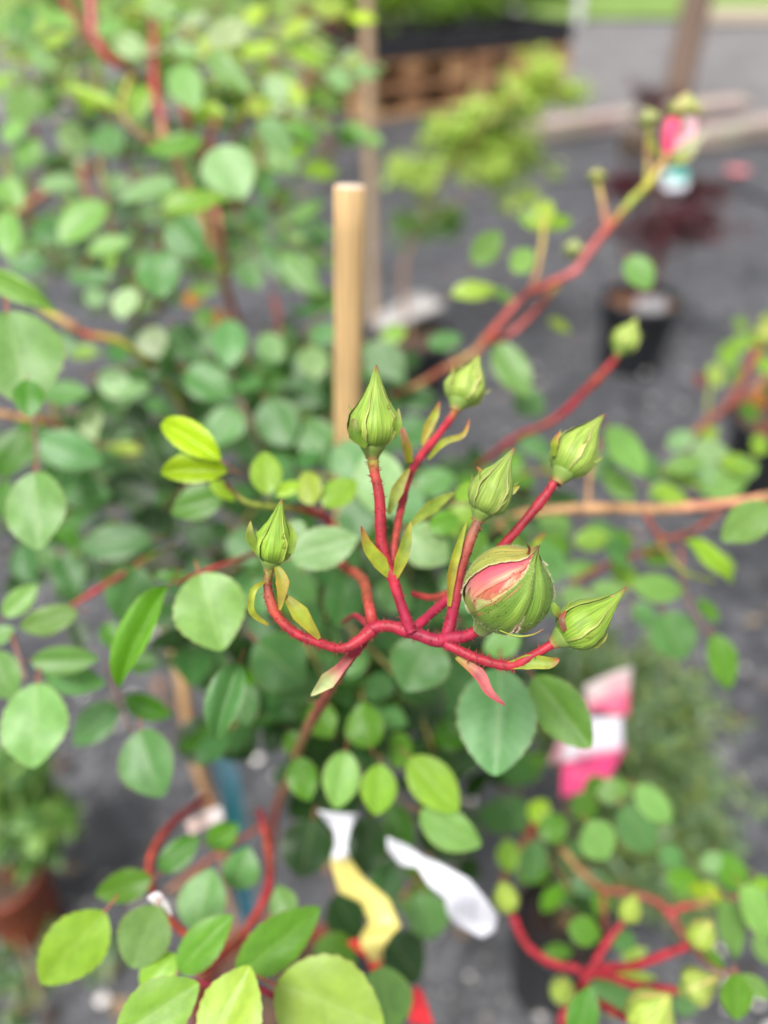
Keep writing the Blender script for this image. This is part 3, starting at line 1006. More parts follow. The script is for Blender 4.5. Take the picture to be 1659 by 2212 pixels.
# canes of this bush
for pts, w, cols in [
    # upper right branch
    ([(846, 853, .36), (906, 830, .35), (946, 806, .34), (1020, 765, .33), (1060, 722, .325), (1126, 645, .32), (1173, 620, .315), (1239, 588, .31), (1266, 553, .31), (1313, 493, .31), (1359, 440, .31), (1406, 390, .31), (1443, 330, .31)],
     [20, 22, 24, 26, 28, 26, 26, 27, 28, 28, 26, 26, 24], [RBR, TAN, RBR, TAN, ORR, PNK, ORR, PNK, PNK, ORR, OLI, YOL, PNK]),
    ([(1050, 740, .335), (1106, 718, .33), (1173, 653, .325), (1215, 605, .32)], [20, 24, 20, 14], [ORR, PNK, ORR, OLI]),
    ([(1312, 500, .31), (1302, 440, .31), (1288, 385, .31)], [24, 18, 14], [PNK, TAN, YOL]),
    ([(1128, 650, .32), (1160, 590, .32), (1178, 470, .32)], [18, 18, 14], [RED, TAN, YOL]),
    ([(1396, 400, .31), (1400, 330, .31), (1402, 270, .31)], [12, 20, 14], [OLI, TAN, OLI]),
    # stem of the far right bud
    ([(1334, 766, .256), (1326, 780, .256), (1293, 816, .258), (1256, 853, .262), (1219, 890, .268), (1173, 920, .275), (1110, 948, .29), (1030, 1010, .32)], [20, 22, 24, 24, 22, 20, 20, 18], [OLI, RED, ORR, RED, RED, RBR, RED, RBR]),
    # long horizontal branch on the right
    ([(1040, 1160, .30), (1100, 1120, .29), (1180, 1104, .275), (1300, 1098, .27), (1420, 1100, .27), (1540, 1090, .265), (1670, 1072, .26)], [20, 24, 30, 33, 32, 30, 28], [RBR, TAN, TAN, TAN, TAN, (.5, .2, .12), TAN]),
    ([(1270, 1098, .27), (1275, 1020, .28), (1296, 950, .29)], [14, 14, 10], [TAN, TAN, RBR]),
    ([(1390, 1105, .27), (1430, 1160, .28), (1490, 1150, .29), (1556, 1106, .30)], [18, 20, 18, 14], [PNK, RBR, RBR, RBR]),
    ([(1540, 1255, .25), (1470, 1230, .26), (1420, 1160, .28)], [10, 14, 16], [OLI, OLI, RBR]),
    ([(1470, 1180, .28), (1480, 1280, .27), (1510, 1340, .26), (1530, 1376, .255)], [12, 12, 11, 9], [RBR, GRY, GRY, GRY]),
    ([(1230, 1262, .32), (1300, 1225, .31), (1370, 1200, .30), (1440, 1186, .29)], [14, 15, 14, 14], [RBR, RBR, RBR, RBR]),
    # lower canes
    ([(150, 1312, .24), (213, 1273, .24), (267, 1240, .24), (327, 1203, .25), (380, 1180, .29)], [14, 20, 20, 16, 12], [RBR, RED, RBR, OLI, BRN]),
    ([(380, 1260, .21), (433, 1237, .215), (513, 1209, .22), (600, 1180, .235), (720, 1150, .26)], [10, 13, 16, 18, 18], [RBR, RED, RBR, RED, RED]),
    ([(443, 1726, .27), (383, 1769, .25), (337, 1826, .24), (323, 1872, .235), (330, 1922, .23), (373, 1992, .225), (410, 2026, .22), (440, 2080, .23)], [24, 25, 25, 25, 25, 25, 25, 22], [ORR, RED, ORR, ORR, ORR, ORR, ORR, RBR]),
    ([(561, 1750, .25), (577, 1819, .24), (582, 1877, .235), (577, 1925, .23), (529, 2015, .225), (492, 2057, .22), (423, 2102, .215)], [18, 25, 26, 27, 25, 26, 22], [CRIM, ORR, ORR, RED, ORR, ORR, CRIM]),
    ([(571, 1782, .28), (476, 1840, .29), (360, 1925, .30)], [16, 18, 16], [RBR, RBR, BRN]),
    ([(380, 1935, .30), (450, 1880, .31), (500, 1960, .32), (505, 2080, .34)], [14, 14, 12, 12], [BRN, BRN, TAN, BRN]),
    ([(400, 2118, .20), (470, 2128, .20), (529, 2126, .20), (577, 2144, .20), (640, 2180, .2)], [12, 20, 22, 20, 16], [CRIM, CRIM, CRIM, CRIM, CRIM]),
    ([(868, 1942, .33), (905, 1890, .32), (930, 1840, .31), (950, 1780, .30), (912, 1700, .30), (880, 1620, .30)], [16, 18, 20, 20, 16, 14], [TAN, BRN, TAN, RBR, RBR, BRN]),
    ([(226, 1430, .24), (253, 1506, .24), (277, 1566, .235), (290, 1590, .23)], [9, 12, 12, 8], [GRY, GRY, GRY, GRY]),
    ([(26, 1370, .22), (42, 1420, .22), (56, 1470, .22)], [13, 13, 13], [RBR, GRY, GRY]),
    ([(640, 1600, .26), (690, 1600, .27), (760, 1640, .28), (870, 1650, .29)], [12, 14, 12, 10], [TAN, BRN, BRN, BRN]),
]:
    stem(A, pts, w, cols)

# small buds on the upper right branch
tight_bud(A, 1288, 392, 1290, 362, .31, 36, PLUMP, green=(.33, .36, .09), lowres=True)
tight_bud(A, 1404, 272, 1398, 230, .31, 42, PLUMP, green=(.32, .37, .12), lowres=True)
tight_bud(A, 1474, 262, 1484, 196, .31, 66, PLUMP, green=(.36, .38, .12), peach=True, lowres=True)
tight_bud(A, 1236, 552, 1242, 512, .31, 40, PLUMP, green=(.30, .36, .12), lowres=True)
# half open pink flower: petals wrapped round, pale green sepals spread away
fl = MB()
b0, b1 = P(1440, 335, .39), P(1456, 250, .39)
b1 = b0.lerp(b1, .85)
M_ = frame(b1 - b0, CAMR @ Vector((0, 0, 1)))
Hh, r0 = (b1 - b0).length, 18 * .39 / F
rows = []
for i in range(10):
    x = i / 9
    rr = r0 * (.45 + .75 * math.sin(min(1.6, x * 1.9)) - .25 * x)
    rows.append([fl.vert(b0 + M_ @ Vector((rr * math.cos(a) * (1 + .08 * math.sin(3 * a + 5 * x)), rr * math.sin(a), Hh * x)), (.78, .04 + .05 * x, .14 + .06 * x), (a, x)) for a in [6.283 * j / 14 for j in range(14)]])
fl.grid(rows, True)
flo = fl.build('half_open_flower', PETAL, A)
for k, (pts, w, cols) in enumerate([
    ([(1450, 330, .39), (1480, 290, .385), (1490, 250, .38)], [10, 44, 30], [(.75, .30, .36), (.80, .50, .56), (.82, .62, .64)]),
    ([(1442, 340, .39), (1490, 318, .385), (1530, 275, .38)], [6, 30, 3], [GRN, (.38, .44, .22), (.45, .45, .38)]),
    ([(1436, 345, .39), (1410, 320, .385), (1400, 280, .38)], [6, 26, 3], [GRN, YG, YG]),
    ([(1436, 350, .39), (1470, 348, .385), (1505, 330, .38)], [6, 18, 3], [OLI, YG, (.4, .42, .2)]),
]):
    mb = MB()
    mb.blade(C3(*pts), [ww * p[2] / F for ww, p in zip(w, pts)], cols)
    mb.build('petal' if k == 0 else 'sepal', PETAL if k == 0 else BRACT, flo)

# leaves of this bush: u, v, length, width, direction, depth, tint
LA = """457 1320 178 148 -69 .200 l|305 1376 240 74 -117 .200 g F|280 1283 120 104 -105 .24 t|370 1243 78 26 5 .23 v|77 1566 178 138 -85 .21 l
207 1566 122 78 -138 .24 t|320 1526 108 54 -20 .24 v|323 1648 150 118 -68 .22 t|140 1426 138 58 2 .22 l|160 1470 135 62 -8 .225 t
103 1339 130 62 -165 .22 l|43 1296 92 48 50 .22 l|8 1459 115 84 -60 .22 l|5 1372 55 42 30 .22 l|150 1240 95 68 -60 .26 m
57 1216 92 64 -75 .27 m|247 1173 155 80 190 .28 m|430 1160 64 54 -60 .28 m|310 1433 62 46 0 .26 v|490 1515 168 78 -105 .205 t F
430 1600 104 94 -70 .28 d|517 1600 94 92 -50 .28 d|450 1440 125 92 -60 .27 m|240 1373 62 44 -70 .26 v|172 1370 70 44 -60 .27 d
700 1183 152 92 18 .205 p|923 1179 112 92 -40 .212 p|743 1299 115 84 -100 .23 m|906 1436 128 126 -118 .212 t|606 1430 138 122 -40 .232 m
596 1506 115 106 -60 .245 m|1075 1557 226 162 -95 .203 t|1214 1537 184 104 -54 .203 g|696 1556 84 66 -60 .23 g|790 1566 97 82 105 .23 g
863 1616 62 72 0 .24 g|696 1440 74 72 -30 .26 d|760 1506 105 84 -70 .26 g|916 1523 125 92 -90 .26 d|986 1476 100 80 -60 .27 m
680 1240 70 56 0 .26 m|665 1333 92 62 -60 .24 m|1085 1392 84 60 20 .22 l|735 1684 120 78 -100 .22 l|655 1682 94 64 -70 .23 g
816 1706 108 76 -95 .22 k|936 1696 152 90 -48 .222 k|973 1790 148 82 -28 .222 l|666 1832 124 114 -100 .26 d|793 1829 130 88 -100 .25 d
740 1738 90 74 -60 .27 d|866 1790 110 64 -70 .27 v|923 1980 98 92 -80 .26 t|830 1912 114 72 75 .27 m|750 1980 104 84 -60 .26 d
873 2069 112 104 -50 .26 d|726 2066 104 84 -30 .24 g|836 2159 132 118 -80 .22 l|712 2172 248 184 -20 .195 q|603 2036 220 100 36 .20 g
613 1950 74 62 120 .22 l|160 2049 192 124 -130 .20 k|313 2022 132 112 -110 .20 l|267 1916 118 66 196 .22 g|387 1842 104 58 40 .23 v
480 1802 78 58 30 .24 g|437 1942 122 104 80 .22 t|520 1876 88 78 70 .23 t|443 2039 156 80 45 .20 g|343 2099 88 78 45 .20 k
343 2182 196 122 32 .185 k|497 2182 178 134 68 .185 q|1423 1270 114 66 0 .26 l|1533 1212 132 46 -42 .25 k F|1456 1373 108 102 -70 .26 t
1560 1430 122 62 -75 .25 g|1613 1130 138 82 215 .22 l|1530 1320 64 34 -50 .30 g|1340 1173 64 56 20 .35 g|1416 1200 66 44 -30 .30 g
1256 1230 74 42 10 .32 l|1313 1276 76 44 0 .30 l|1206 1173 70 46 -40 .35 g|1380 590 84 62 -60 .30 l|1353 973 132 76 -55 .30 l
1340 1050 84 46 -50 .32 l|1108 798 136 74 -62 .32 l|1143 873 74 60 -40 .35 t|1470 950 74 44 30 .35 p|1536 973 88 52 0 .35 p
1483 1026 112 54 -10 .33 k|1563 1046 114 62 15 .33 l|1430 1063 62 42 20 .32 l|1128 563 70 50 50 .30 l|1050 535 98 56 52 .30 l
1175 462 80 46 60 .33 q|1150 478 72 40 150 .33 k|1206 482 70 40 20 .33 k|1030 630 110 48 5 .33 q|1088 640 60 36 -20 .33 l
960 738 78 46 20 .33 t|1010 800 90 60 -60 .34 t|1209 703 54 30 -30 .40 q|1156 963 76 42 -20 .34 t|1126 1030 66 44 -30 .34 g
1190 1010 60 42 -60 .36 g|1560 1215 60 36 -30 .27 k|1610 1010 70 46 20 .33 l|1640 960 60 40 60 .34 k|1300 1150 70 44 -30 .33 t
573 1020 104 66 98 .21 k|666 1053 84 56 105 .21 q|733 1063 94 70 45 .21 k|623 1056 60 32 30 .21 y|816 1046 152 104 -82 .222 p
410 950 172 66 146 .20 y F|417 1018 148 66 180 .20 y F|425 1090 115 76 200 .22 g|640 1150 60 50 -60 .21 p|480 1060 70 30 -40 .21 y
1025 1180 80 60 60 .22 g|960 1130 70 50 20 .21 g|1010 1060 70 40 40 .2 k|870 1540 80 60 -40 .26 g|640 1610 70 50 -60 .25 g
|1000 1620 100 80 -60 .30 m|700 1620 70 60 -80 .27 d|570 1340 90 70 -60 .26 m|530 1520 90 60 -80 .24 m
||||""".replace('\n', '|') + '|1200 1130 80 56 -30 .30 l|1280 1165 80 50 10 .31 k|1335 1195 76 56 -50 .30 t|1250 1295 84 54 -20 .30 l|1190 1235 80 50 20 .31 t|1350 1245 70 46 -40 .32 k|1395 1330 70 50 -60 .32 t|1180 1300 80 50 -50 .31 g|1480 1005 84 46 10 .32 l|1450 1070 76 44 -20 .31 k|1530 1025 80 50 20 .33 p|1595 1000 80 46 0 .33 k|1400 1010 70 50 -60 .33 t|1300 1010 80 56 -50 .33 t|650 1270 90 70 -40 .24 t|700 1390 100 84 -60 .25 t|560 1290 80 60 -70 .25 t|850 1290 90 70 -30 .25 t|880 1090 100 80 -50 .25 t|940 1040 90 70 20 .26 t|1000 1130 90 70 -60 .25 k|1040 1200 80 60 10 .25 t|620 1180 70 54 -60 .24 p|990 1290 80 60 -60 .25 t|840 1400 80 70 -70 .25 m|530 1180 90 70 -50 .26 t|760 1000 112 90 -60 .25 t|772 1120 104 84 -90 .25 m|742 1212 94 80 -60 .245 m|792 1226 92 72 -80 .25 d|760 1380 112 90 -60 .25 d|742 1450 104 80 -60 .25 m|800 1330 90 70 -40 .25 d'


def plant_list(parent, txt, stalks=None, lighter=0):
    for row in txt.split('|'):
        w = row.split()
        if len(w) < 7: continue
        u, v, L, W, a, d = map(float, w[:6])
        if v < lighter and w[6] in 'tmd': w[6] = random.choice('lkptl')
        o = put_leaf(parent, u, v, L, W, a, d, w[6], folded=len(w) > 7, roll=random.uniform(-10, 10) if len(w) > 7 else None)
        if stalks is None: continue
        M = Matrix.Translation(wloc(parent)) @ o.matrix_local
        b = M @ Vector((0, 0, 0)); yd = (M @ Vector((0, -1, 0)) - b)
        back = b + yd.normalized() * yd.length * .35
        near = sorted(((p - back).length, i) for i, p in enumerate(CANES.get(parent.name, [])))[:1]
        if near and near[0][0] < .055:
            q = CANES[parent.name][near[0][1]]
        else:
            q = back + yd.normalized() * .012 + (P(u, v, dz(d) + .03) - P(u, v, dz(d))) * .8 + Vector((0, 0, -.008))
        th = .00045 * (1 + L / 200)
        stalks.tube([b, back, back.lerp(q, .5) + Vector((0, 0, -.002)), q], [th, th, th * 1.15, th * 1.3], [(.24, .17, .06), (.25, .11, .06), (.25, .09, .05), (.22, .08, .05)], sides=6, sub=3)


plant_list(A, LA, twA)
mix_deep = ['m', 'd', 'd', 't', 'm', 'v']  # dark tints paint the shade deep inside the bush
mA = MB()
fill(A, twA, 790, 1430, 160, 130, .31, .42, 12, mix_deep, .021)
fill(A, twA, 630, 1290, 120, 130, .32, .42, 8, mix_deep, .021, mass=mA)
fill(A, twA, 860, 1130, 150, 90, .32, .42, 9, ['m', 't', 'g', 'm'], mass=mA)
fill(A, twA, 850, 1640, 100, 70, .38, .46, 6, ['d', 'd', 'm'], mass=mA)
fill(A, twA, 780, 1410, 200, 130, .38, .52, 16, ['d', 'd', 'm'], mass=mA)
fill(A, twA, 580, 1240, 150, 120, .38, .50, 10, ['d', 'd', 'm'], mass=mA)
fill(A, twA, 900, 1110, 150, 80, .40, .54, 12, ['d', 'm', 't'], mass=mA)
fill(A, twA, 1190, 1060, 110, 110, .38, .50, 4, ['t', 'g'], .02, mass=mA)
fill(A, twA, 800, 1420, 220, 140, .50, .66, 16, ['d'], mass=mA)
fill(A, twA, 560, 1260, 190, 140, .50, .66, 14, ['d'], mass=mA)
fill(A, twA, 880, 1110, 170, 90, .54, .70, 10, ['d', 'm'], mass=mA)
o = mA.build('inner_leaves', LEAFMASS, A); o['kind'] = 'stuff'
ro = twA.build('leaf_stalks', STEM, A); ro['kind'] = 'stuff'

# ================================================================== taller rose bush, upper left
B = empty('rose_bush', P(300, 1500, 1.0), 'taller leafy rose bush with pink red canes filling the upper left behind the spray', 'rose bush', ROSE)
B.location.z = 0.0
twB = MB()
for pts, w, cols in [
    ([(192, -30, .42), (197, 0, .42), (203, 67, .42), (230, 123, .42), (283, 152, .43), (330, 200, .45)], [30, 30, 30, 28, 22, 16], [PNK, PNK, PNK, RED, RBR, BRN]),
    ([(333, 40, .42), (333, 160, .42), (337, 213, .42), (350, 253, .42), (353, 293, .42), (380, 340, .42), (400, 393, .425), (437, 467, .43), (477, 586, .45), (497, 650, .47), (530, 760, .50), (540, 900, .56), (520, 1100, .7)], [20, 26, 29, 27, 27, 27, 27, 27, 25, 24, 20, 20, 20], [RBR, RED, RED, PNK, TAN, TAN, TAN, TAN, TAN, RBR, RBR, BRN, BRN]),
    ([(135, -20, .5), (143, 10, .5), (173, 50, .5), (215, 100, .48)], [18, 20, 18, 16], [RED, RED, RBR, RBR]),
    ([(283, 165, .43), (263, 233, .43), (290, 280, .43), (340, 312, .43)], [16, 18, 19, 18], [YOL, YOL, BRN, RBR]),
    ([(380, 170, .5), (387, 187, .5), (403, 253, .5), (420, 330, .52)], [24, 26, 26, 20], [RBR, RBR, RBR, BRN]),
    ([(440, 420, .44), (467, 460, .44), (477, 510, .44), (497, 600, .46)], [12, 20, 18, 14], [RED, PNK, RBR, RBR]),
    ([(-10, 480, .5), (33, 460, .5), (100, 417, .5), (150, 380, .52)], [20, 24, 24, 16], [RBR, TAN, RBR, BRN]),
    ([(20, 620, .29), (100, 670, .29), (147, 700, .29), (187, 723, .295), (253, 735, .30), (300, 766, .31), (333, 793, .32), (370, 840, .33), (420, 930, .36), (480, 1050, .45)], [16, 24, 27, 24, 25, 25, 23, 21, 20, 20], [OLI, YOL, TAN, ORR, YOL, OLI, RBR, OLI, BRN, BRN]),
    ([(-10, 893, .27), (50, 903, .275), (100, 912, .28), (150, 930, .29)], [24, 24, 22, 12], [TAN, TAN, RBR, TAN]),
    ([(62, 870, .235), (77, 920, .235), (80, 986, .235), (82, 1030, .23)], [10, 11, 12, 10], [GRY, GRY, GRY, GRY]),
    ([(490, 750, .31), (503, 796, .31), (513, 853, .31), (540, 906, .31), (556, 960, .32)], [8, 13, 14, 15, 14], [GRY, GRY, GRY, GRY, GRY]),
    ([(175, 350, .55), (182, 390, .55), (200, 440, .55), (235, 480, .56)], [18, 20, 20, 16], [TAN, RBR, BRN, BRN]),
    ([(590, 640, .5), (600, 680, .5), (604, 760, .5)], [16, 18, 16], [RED, RBR, RBR]),
    ([(560, 110, .55), (610, 160, .55), (650, 220, .55), (700, 260, .55)], [14, 14, 12, 10], [RBR, TAN, RBR, BRN]),
]:
    stem(B, pts, w, cols)
LB = """35 772 222 176 -75 .215 l|40 630 165 52 -25 .23 l F|60 860 90 60 -80 .21 v|273 656 84 62 -90 .30 w|330 740 78 66 -70 .30 w|343 593 114 92 -80 .28 t|197 603 98 42 180 .32 t
140 850 104 62 0 .27 t|133 743 74 48 -20 .30 t|150 976 144 82 -20 .25 t|200 913 84 58 -75 .28 w|80 1102 176 124 -80 .21 l|490 923 94 82 -120 .28 t
450 826 114 84 -30 .30 t|530 822 80 60 -20 .31 t|493 740 114 74 -90 .30 t|403 740 100 70 -50 .31 m|350 790 70 60 0 .32 m|603 913 114 92 -60 .30 t
693 953 134 82 -42 .30 t|620 976 90 74 0 .31 m|586 753 84 60 -70 .33 p|676 783 84 64 -80 .33 p|640 800 90 70 -90 .34 m|700 720 70 50 30 .34 t
653 850 100 70 -30 .33 m|570 840 84 70 0 .33 t|830 780 114 74 -50 .34 t|880 936 120 80 20 .31 t|900 860 90 60 0 .36 m|790 900 80 60 -60 .33 m
497 370 134 112 -60 .28 p|593 293 98 66 -50 .30 p|403 187 122 72 -65 .33 l|493 157 134 56 -45 .33 l|493 70 106 72 50 .34 w|447 237 84 38 -10 .35 y
200 210 124 38 -20 .36 y|377 317 124 48 200 .33 g|300 220 94 52 -95 .38 t|320 413 124 68 200 .31 p|423 437 144 62 14 .30 t|400 513 98 86 -50 .29 t
177 480 136 92 -132 .33 l|233 533 94 48 195 .32 l|50 227 114 78 -60 .36 l|23 417 80 60 -60 .36 l|17 507 114 62 -80 .33 l|233 307 94 72 -60 .40 m
50 50 94 62 -90 .38 v|20 60 80 50 160 .38 g|123 43 84 52 -20 .38 l|630 200 84 48 -50 .42 q|666 123 80 44 -20 .45 k|726 173 74 46 -60 .45 p
713 17 80 50 0 .45 q|783 40 60 34 0 .45 y|663 457 84 42 32 .40 l|653 287 94 42 -30 .36 g|600 190 74 46 -50 .40 p|560 110 80 50 30 .42 q
640 60 70 50 40 .45 q|550 30 70 40 60 .45 q|420 40 70 50 40 .42 w|350 20 80 44 10 .42 l|280 100 80 50 -30 .42 p|240 60 70 46 40 .42 l
330 110 60 40 20 .42 w|90 130 80 46 -40 .42 l|120 90 70 40 20 .42 q|400 110 70 40 -20 .42 p|450 100 60 40 70 .42 q|560 230 60 40 20 .42 q
470 690 56 42 -40 .48 o|420 640 60 46 70 .50 o|440 690 60 44 -60 .36 g|610 350 80 50 -40 .42 m|560 470 80 54 -60 .42 t|600 570 120 50 -45 .40 t
650 590 130 54 -50 .38 l|690 640 70 40 -30 .4 g|540 590 84 60 -60 .40 t|100 500 80 60 -40 .42 m|60 330 84 60 -90 .42 t|30 280 74 50 80 .42 l
130 400 90 60 10 .42 m|250 400 60 60 -90 .44 d|160 300 84 60 -50 .44 m|270 460 70 54 60 .40 d|60 570 80 54 20 .42 t|450 560 70 40 -70 .40 v
740 170 80 46 -40 .5 p|790 160 60 50 0 .5 p|760 290 70 46 30 .5 t|800 300 60 40 -30 .5 l|690 370 80 50 0 .5 t|640 330 70 46 40 .5 k
370 560 70 50 -40 .36 m|300 560 60 40 30 .36 l|240 560 60 24 -90 .34 k|210 640 60 40 0 .36 p|100 780 60 40 40 .36 l|180 760 70 40 0 .36 k
250 830 90 60 -30 .32 p|290 840 70 50 20 .32 p|300 900 80 56 -60 .34 d|350 950 90 70 -60 .34 d|270 970 70 30 -5 .34 q|250 1010 80 50 0 .34 m
180 1060 120 80 -10 .31 m|280 1060 120 90 -20 .32 d|330 1130 90 70 -60 .34 d|30 980 120 80 -120 .26 v|10 1080 90 60 -80 .28 v|330 1000 60 40 -30 .36 d
560 880 70 60 -80 .33 m|720 860 90 60 -40 .35 m|745 800 70 50 -60 .36 t|850 720 60 40 20 .38 k""".replace('\n', '|')
for k_ in range(22):
    u0, v0 = random.uniform(0, 640), random.uniform(120, 720)
    d0 = random.uniform(.42, .62)
    du, dv = random.uniform(-110, 110), random.uniform(-260, -120)
    cc = random.choice([PNK, TAN, RBR, BRN, TAN, OLI])
    stem(B, [(u0, v0, d0 + .05), (u0 + du * .3, v0 + dv * .35, d0 + .02), (u0 + du * .8, v0 + dv * .7, d0), (u0 + du, v0 + dv, d0)], [15, 14, 12, 7], [BRN, cc, cc, OLI], 'twig', 6)
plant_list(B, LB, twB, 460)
mB_ = MB()
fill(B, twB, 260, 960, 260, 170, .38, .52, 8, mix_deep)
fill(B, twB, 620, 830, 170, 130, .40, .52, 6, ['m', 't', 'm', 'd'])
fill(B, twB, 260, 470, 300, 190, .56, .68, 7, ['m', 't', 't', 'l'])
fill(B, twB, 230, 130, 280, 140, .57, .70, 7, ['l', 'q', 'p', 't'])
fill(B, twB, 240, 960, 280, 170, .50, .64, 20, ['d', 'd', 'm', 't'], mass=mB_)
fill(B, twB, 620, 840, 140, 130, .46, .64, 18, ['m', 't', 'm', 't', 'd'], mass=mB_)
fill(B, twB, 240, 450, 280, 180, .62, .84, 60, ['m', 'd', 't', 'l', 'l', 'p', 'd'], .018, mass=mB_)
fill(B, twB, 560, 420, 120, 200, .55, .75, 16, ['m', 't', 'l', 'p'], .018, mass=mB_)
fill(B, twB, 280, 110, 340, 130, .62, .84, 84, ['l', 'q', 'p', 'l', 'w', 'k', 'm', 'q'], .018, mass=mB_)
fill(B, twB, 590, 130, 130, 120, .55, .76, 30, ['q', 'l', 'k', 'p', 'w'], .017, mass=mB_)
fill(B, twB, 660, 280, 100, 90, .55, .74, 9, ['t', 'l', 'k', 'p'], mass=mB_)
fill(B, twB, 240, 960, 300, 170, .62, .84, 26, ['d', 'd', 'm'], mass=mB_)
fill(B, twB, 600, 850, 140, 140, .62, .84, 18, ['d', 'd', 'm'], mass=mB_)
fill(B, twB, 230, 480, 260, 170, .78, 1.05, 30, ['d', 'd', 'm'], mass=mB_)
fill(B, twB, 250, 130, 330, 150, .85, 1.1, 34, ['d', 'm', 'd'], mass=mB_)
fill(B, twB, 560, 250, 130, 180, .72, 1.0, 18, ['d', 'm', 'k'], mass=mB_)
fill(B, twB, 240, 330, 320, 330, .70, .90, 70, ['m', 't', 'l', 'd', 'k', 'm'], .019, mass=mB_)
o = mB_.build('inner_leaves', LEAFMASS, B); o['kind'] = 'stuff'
ro = twB.build('leaf_stalks', STEM, B); ro['kind'] = 'stuff'

# ================================================================== rose bush lower right
Cb = empty('rose_bush', P(1230, 2250, .6), 'smaller rose bush at the lower right with pale yellow green buds on red stalks', 'rose bush', ROSE)
for pts, w, cols in [
    ([(1100, 1962, .25), (1112, 1990, .25), (1139, 2042, .25), (1189, 2079, .25), (1252, 2094, .25)], [18, 24, 25, 26, 28], [RED, RED, RED, RED, RED]),
    ([(1350, 1984, .25), (1346, 1992, .25), (1313, 2032, .25), (1286, 2079, .25), (1259, 2126, .25), (1235, 2165, .26), (1212, 2230, .28), (1225, 2320, .5)], [16, 18, 22, 24, 30, 30, 32, 24], [RED, RED, RED, RED, RED, RED, RED, RBR]),
    ([(1500, 2032, .24), (1493, 2039, .24), (1426, 2066, .242), (1356, 2089, .246), (1285, 2092, .25), (1255, 2110, .25)], [20, 24, 26, 26, 24, 20], [RED, RED, RED, RED, RED, RED]),
    ([(1472, 2140, .235), (1389, 2132, .24), (1313, 2109, .246), (1262, 2100, .25)], [24, 28, 24, 20], [RED, RED, RED, RED]),
    ([(1362, 2204, .22), (1293, 2166, .235), (1250, 2138, .25)], [26, 28, 26], [RED, RED, CRIM]),
    ([(1210, 1830, .33), (1223, 1846, .32), (1266, 1892, .31), (1306, 1922, .30), (1346, 1926, .30), (1406, 1942, .295), (1443, 1969, .29), (1476, 2019, .285), (1539, 2088, .28), (1590, 2105, .28)], [24, 22, 24, 24, 22, 22, 24, 20, 20, 14], [TAN, TAN, TAN, RBR, RBR, RBR, RED, RBR, RBR, BRN]),
    ([(1443, 1972, .29), (1480, 1958, .29), (1523, 1949, .29), (1540, 1925, .29)], [20, 20, 16, 12], [RED, RED, TAN, YOL]),
    ([(1302, 1920, .30), (1304, 1965, .29), (1308, 2010, .28)], [16, 18, 14], [RBR, RBR, RBR]),
    ([(1160, 1770, .33), (1149, 1790, .33), (1130, 1825, .34), (1100, 1866, .35), (1080, 1920, .36)], [14, 22, 24, 22, 18], [RED, RED, TAN, RBR, BRN]),
    ([(1545, 1940, .29), (1590, 1938, .29), (1640, 1915, .29)], [10, 12, 10], [RBR, RBR, RBR]),
]:
    stem(Cb, pts, w, cols)
LG = (.27, .37, .05)
tight_bud(Cb, 1352, 1984, 1374, 1926, .247, 48, PLUMP, td=-.006, green=LG, lowres=True)
tight_bud(Cb, 1502, 2036, 1540, 1985, .238, 60, PLUMP, td=-.006, green=LG, peach=True, lowres=True)
tight_bud(Cb, 1478, 2138, 1560, 2108, .232, 72, PLUMP, td=-.004, green=(.30, .38, .07), peach=True, lowres=True)
tight_bud(Cb, 1380, 2216, 1452, 2142, .215, 98, PLUMP, td=-.008, green=(.30, .40, .06), peach=True, lowres=True)
tight_bud(Cb, 1216, 2152, 1210, 2110, .245, 50, PLUMP, td=-.014, green=(.30, .42, .06), lowres=True)
tight_bud(Cb, 1098, 1960, 1082, 1898, .25, 52, PLUMP, td=-.008, green=(.30, .42, .06), lowres=True)
twC = MB()
plant_list(Cb, """1293 1816 88 82 -60 .25 l|1376 1792 112 88 -60 .26 t|1413 1736 104 62 -45 .26 l|1326 1709 74 48 20 .28 g|1263 1746 64 58 0 .27 g
1149 1859 88 62 -100 .28 t|1196 1789 64 62 -60 .29 g|1263 2012 74 58 -20 .25 g|1346 2032 64 46 -40 .26 t|1579 2006 118 68 -80 .25 l|1636 1972 124 72 -60 .24 l
1476 1906 78 58 160 .30 g|1579 1886 88 62 -60 .28 g|1536 1859 54 42 30 .28 p|1643 1912 64 42 10 .27 k|1589 2152 88 78 -100 .215 g|1633 2132 84 38 -40 .22 l
1323 2152 104 68 150 .26 t|1259 2189 114 62 70 .22 v|1206 2056 64 34 0 .30 g|1539 2066 74 28 -50 .26 g|1166 1752 56 46 60 .32 y|1540 1930 54 30 -50 .29 y
1510 1925 50 30 150 .29 y|1300 1950 60 40 -100 .30 g|1220 1930 60 44 -30 .33 m||1120 1760 90 60 -60 .36 t|1080 1760 80 60 -100 .36 m
1120 1660 90 70 -30 .36 m|1010 1960 60 40 -60 .34 g|1100 1850 70 50 -80 .33 k|1230 1850 70 50 -100 .33 t|1370 2060 60 26 20 .26 q|1375 2108 90 18 -5 .245 q
1290 1700 60 50 20 .30 g|1450 1850 60 46 -40 .32 t|1480 2170 60 40 0 .3 t|1650 2050 70 40 -60 .26 l""".replace('\n', '|'), twC)
fill(Cb, twC, 1110, 1800, 90, 70, .42, .5, 4, ['d', 'm', 'g'], .022)
ro = twC.build('leaf_stalks', STEM, Cb); ro['kind'] = 'stuff'

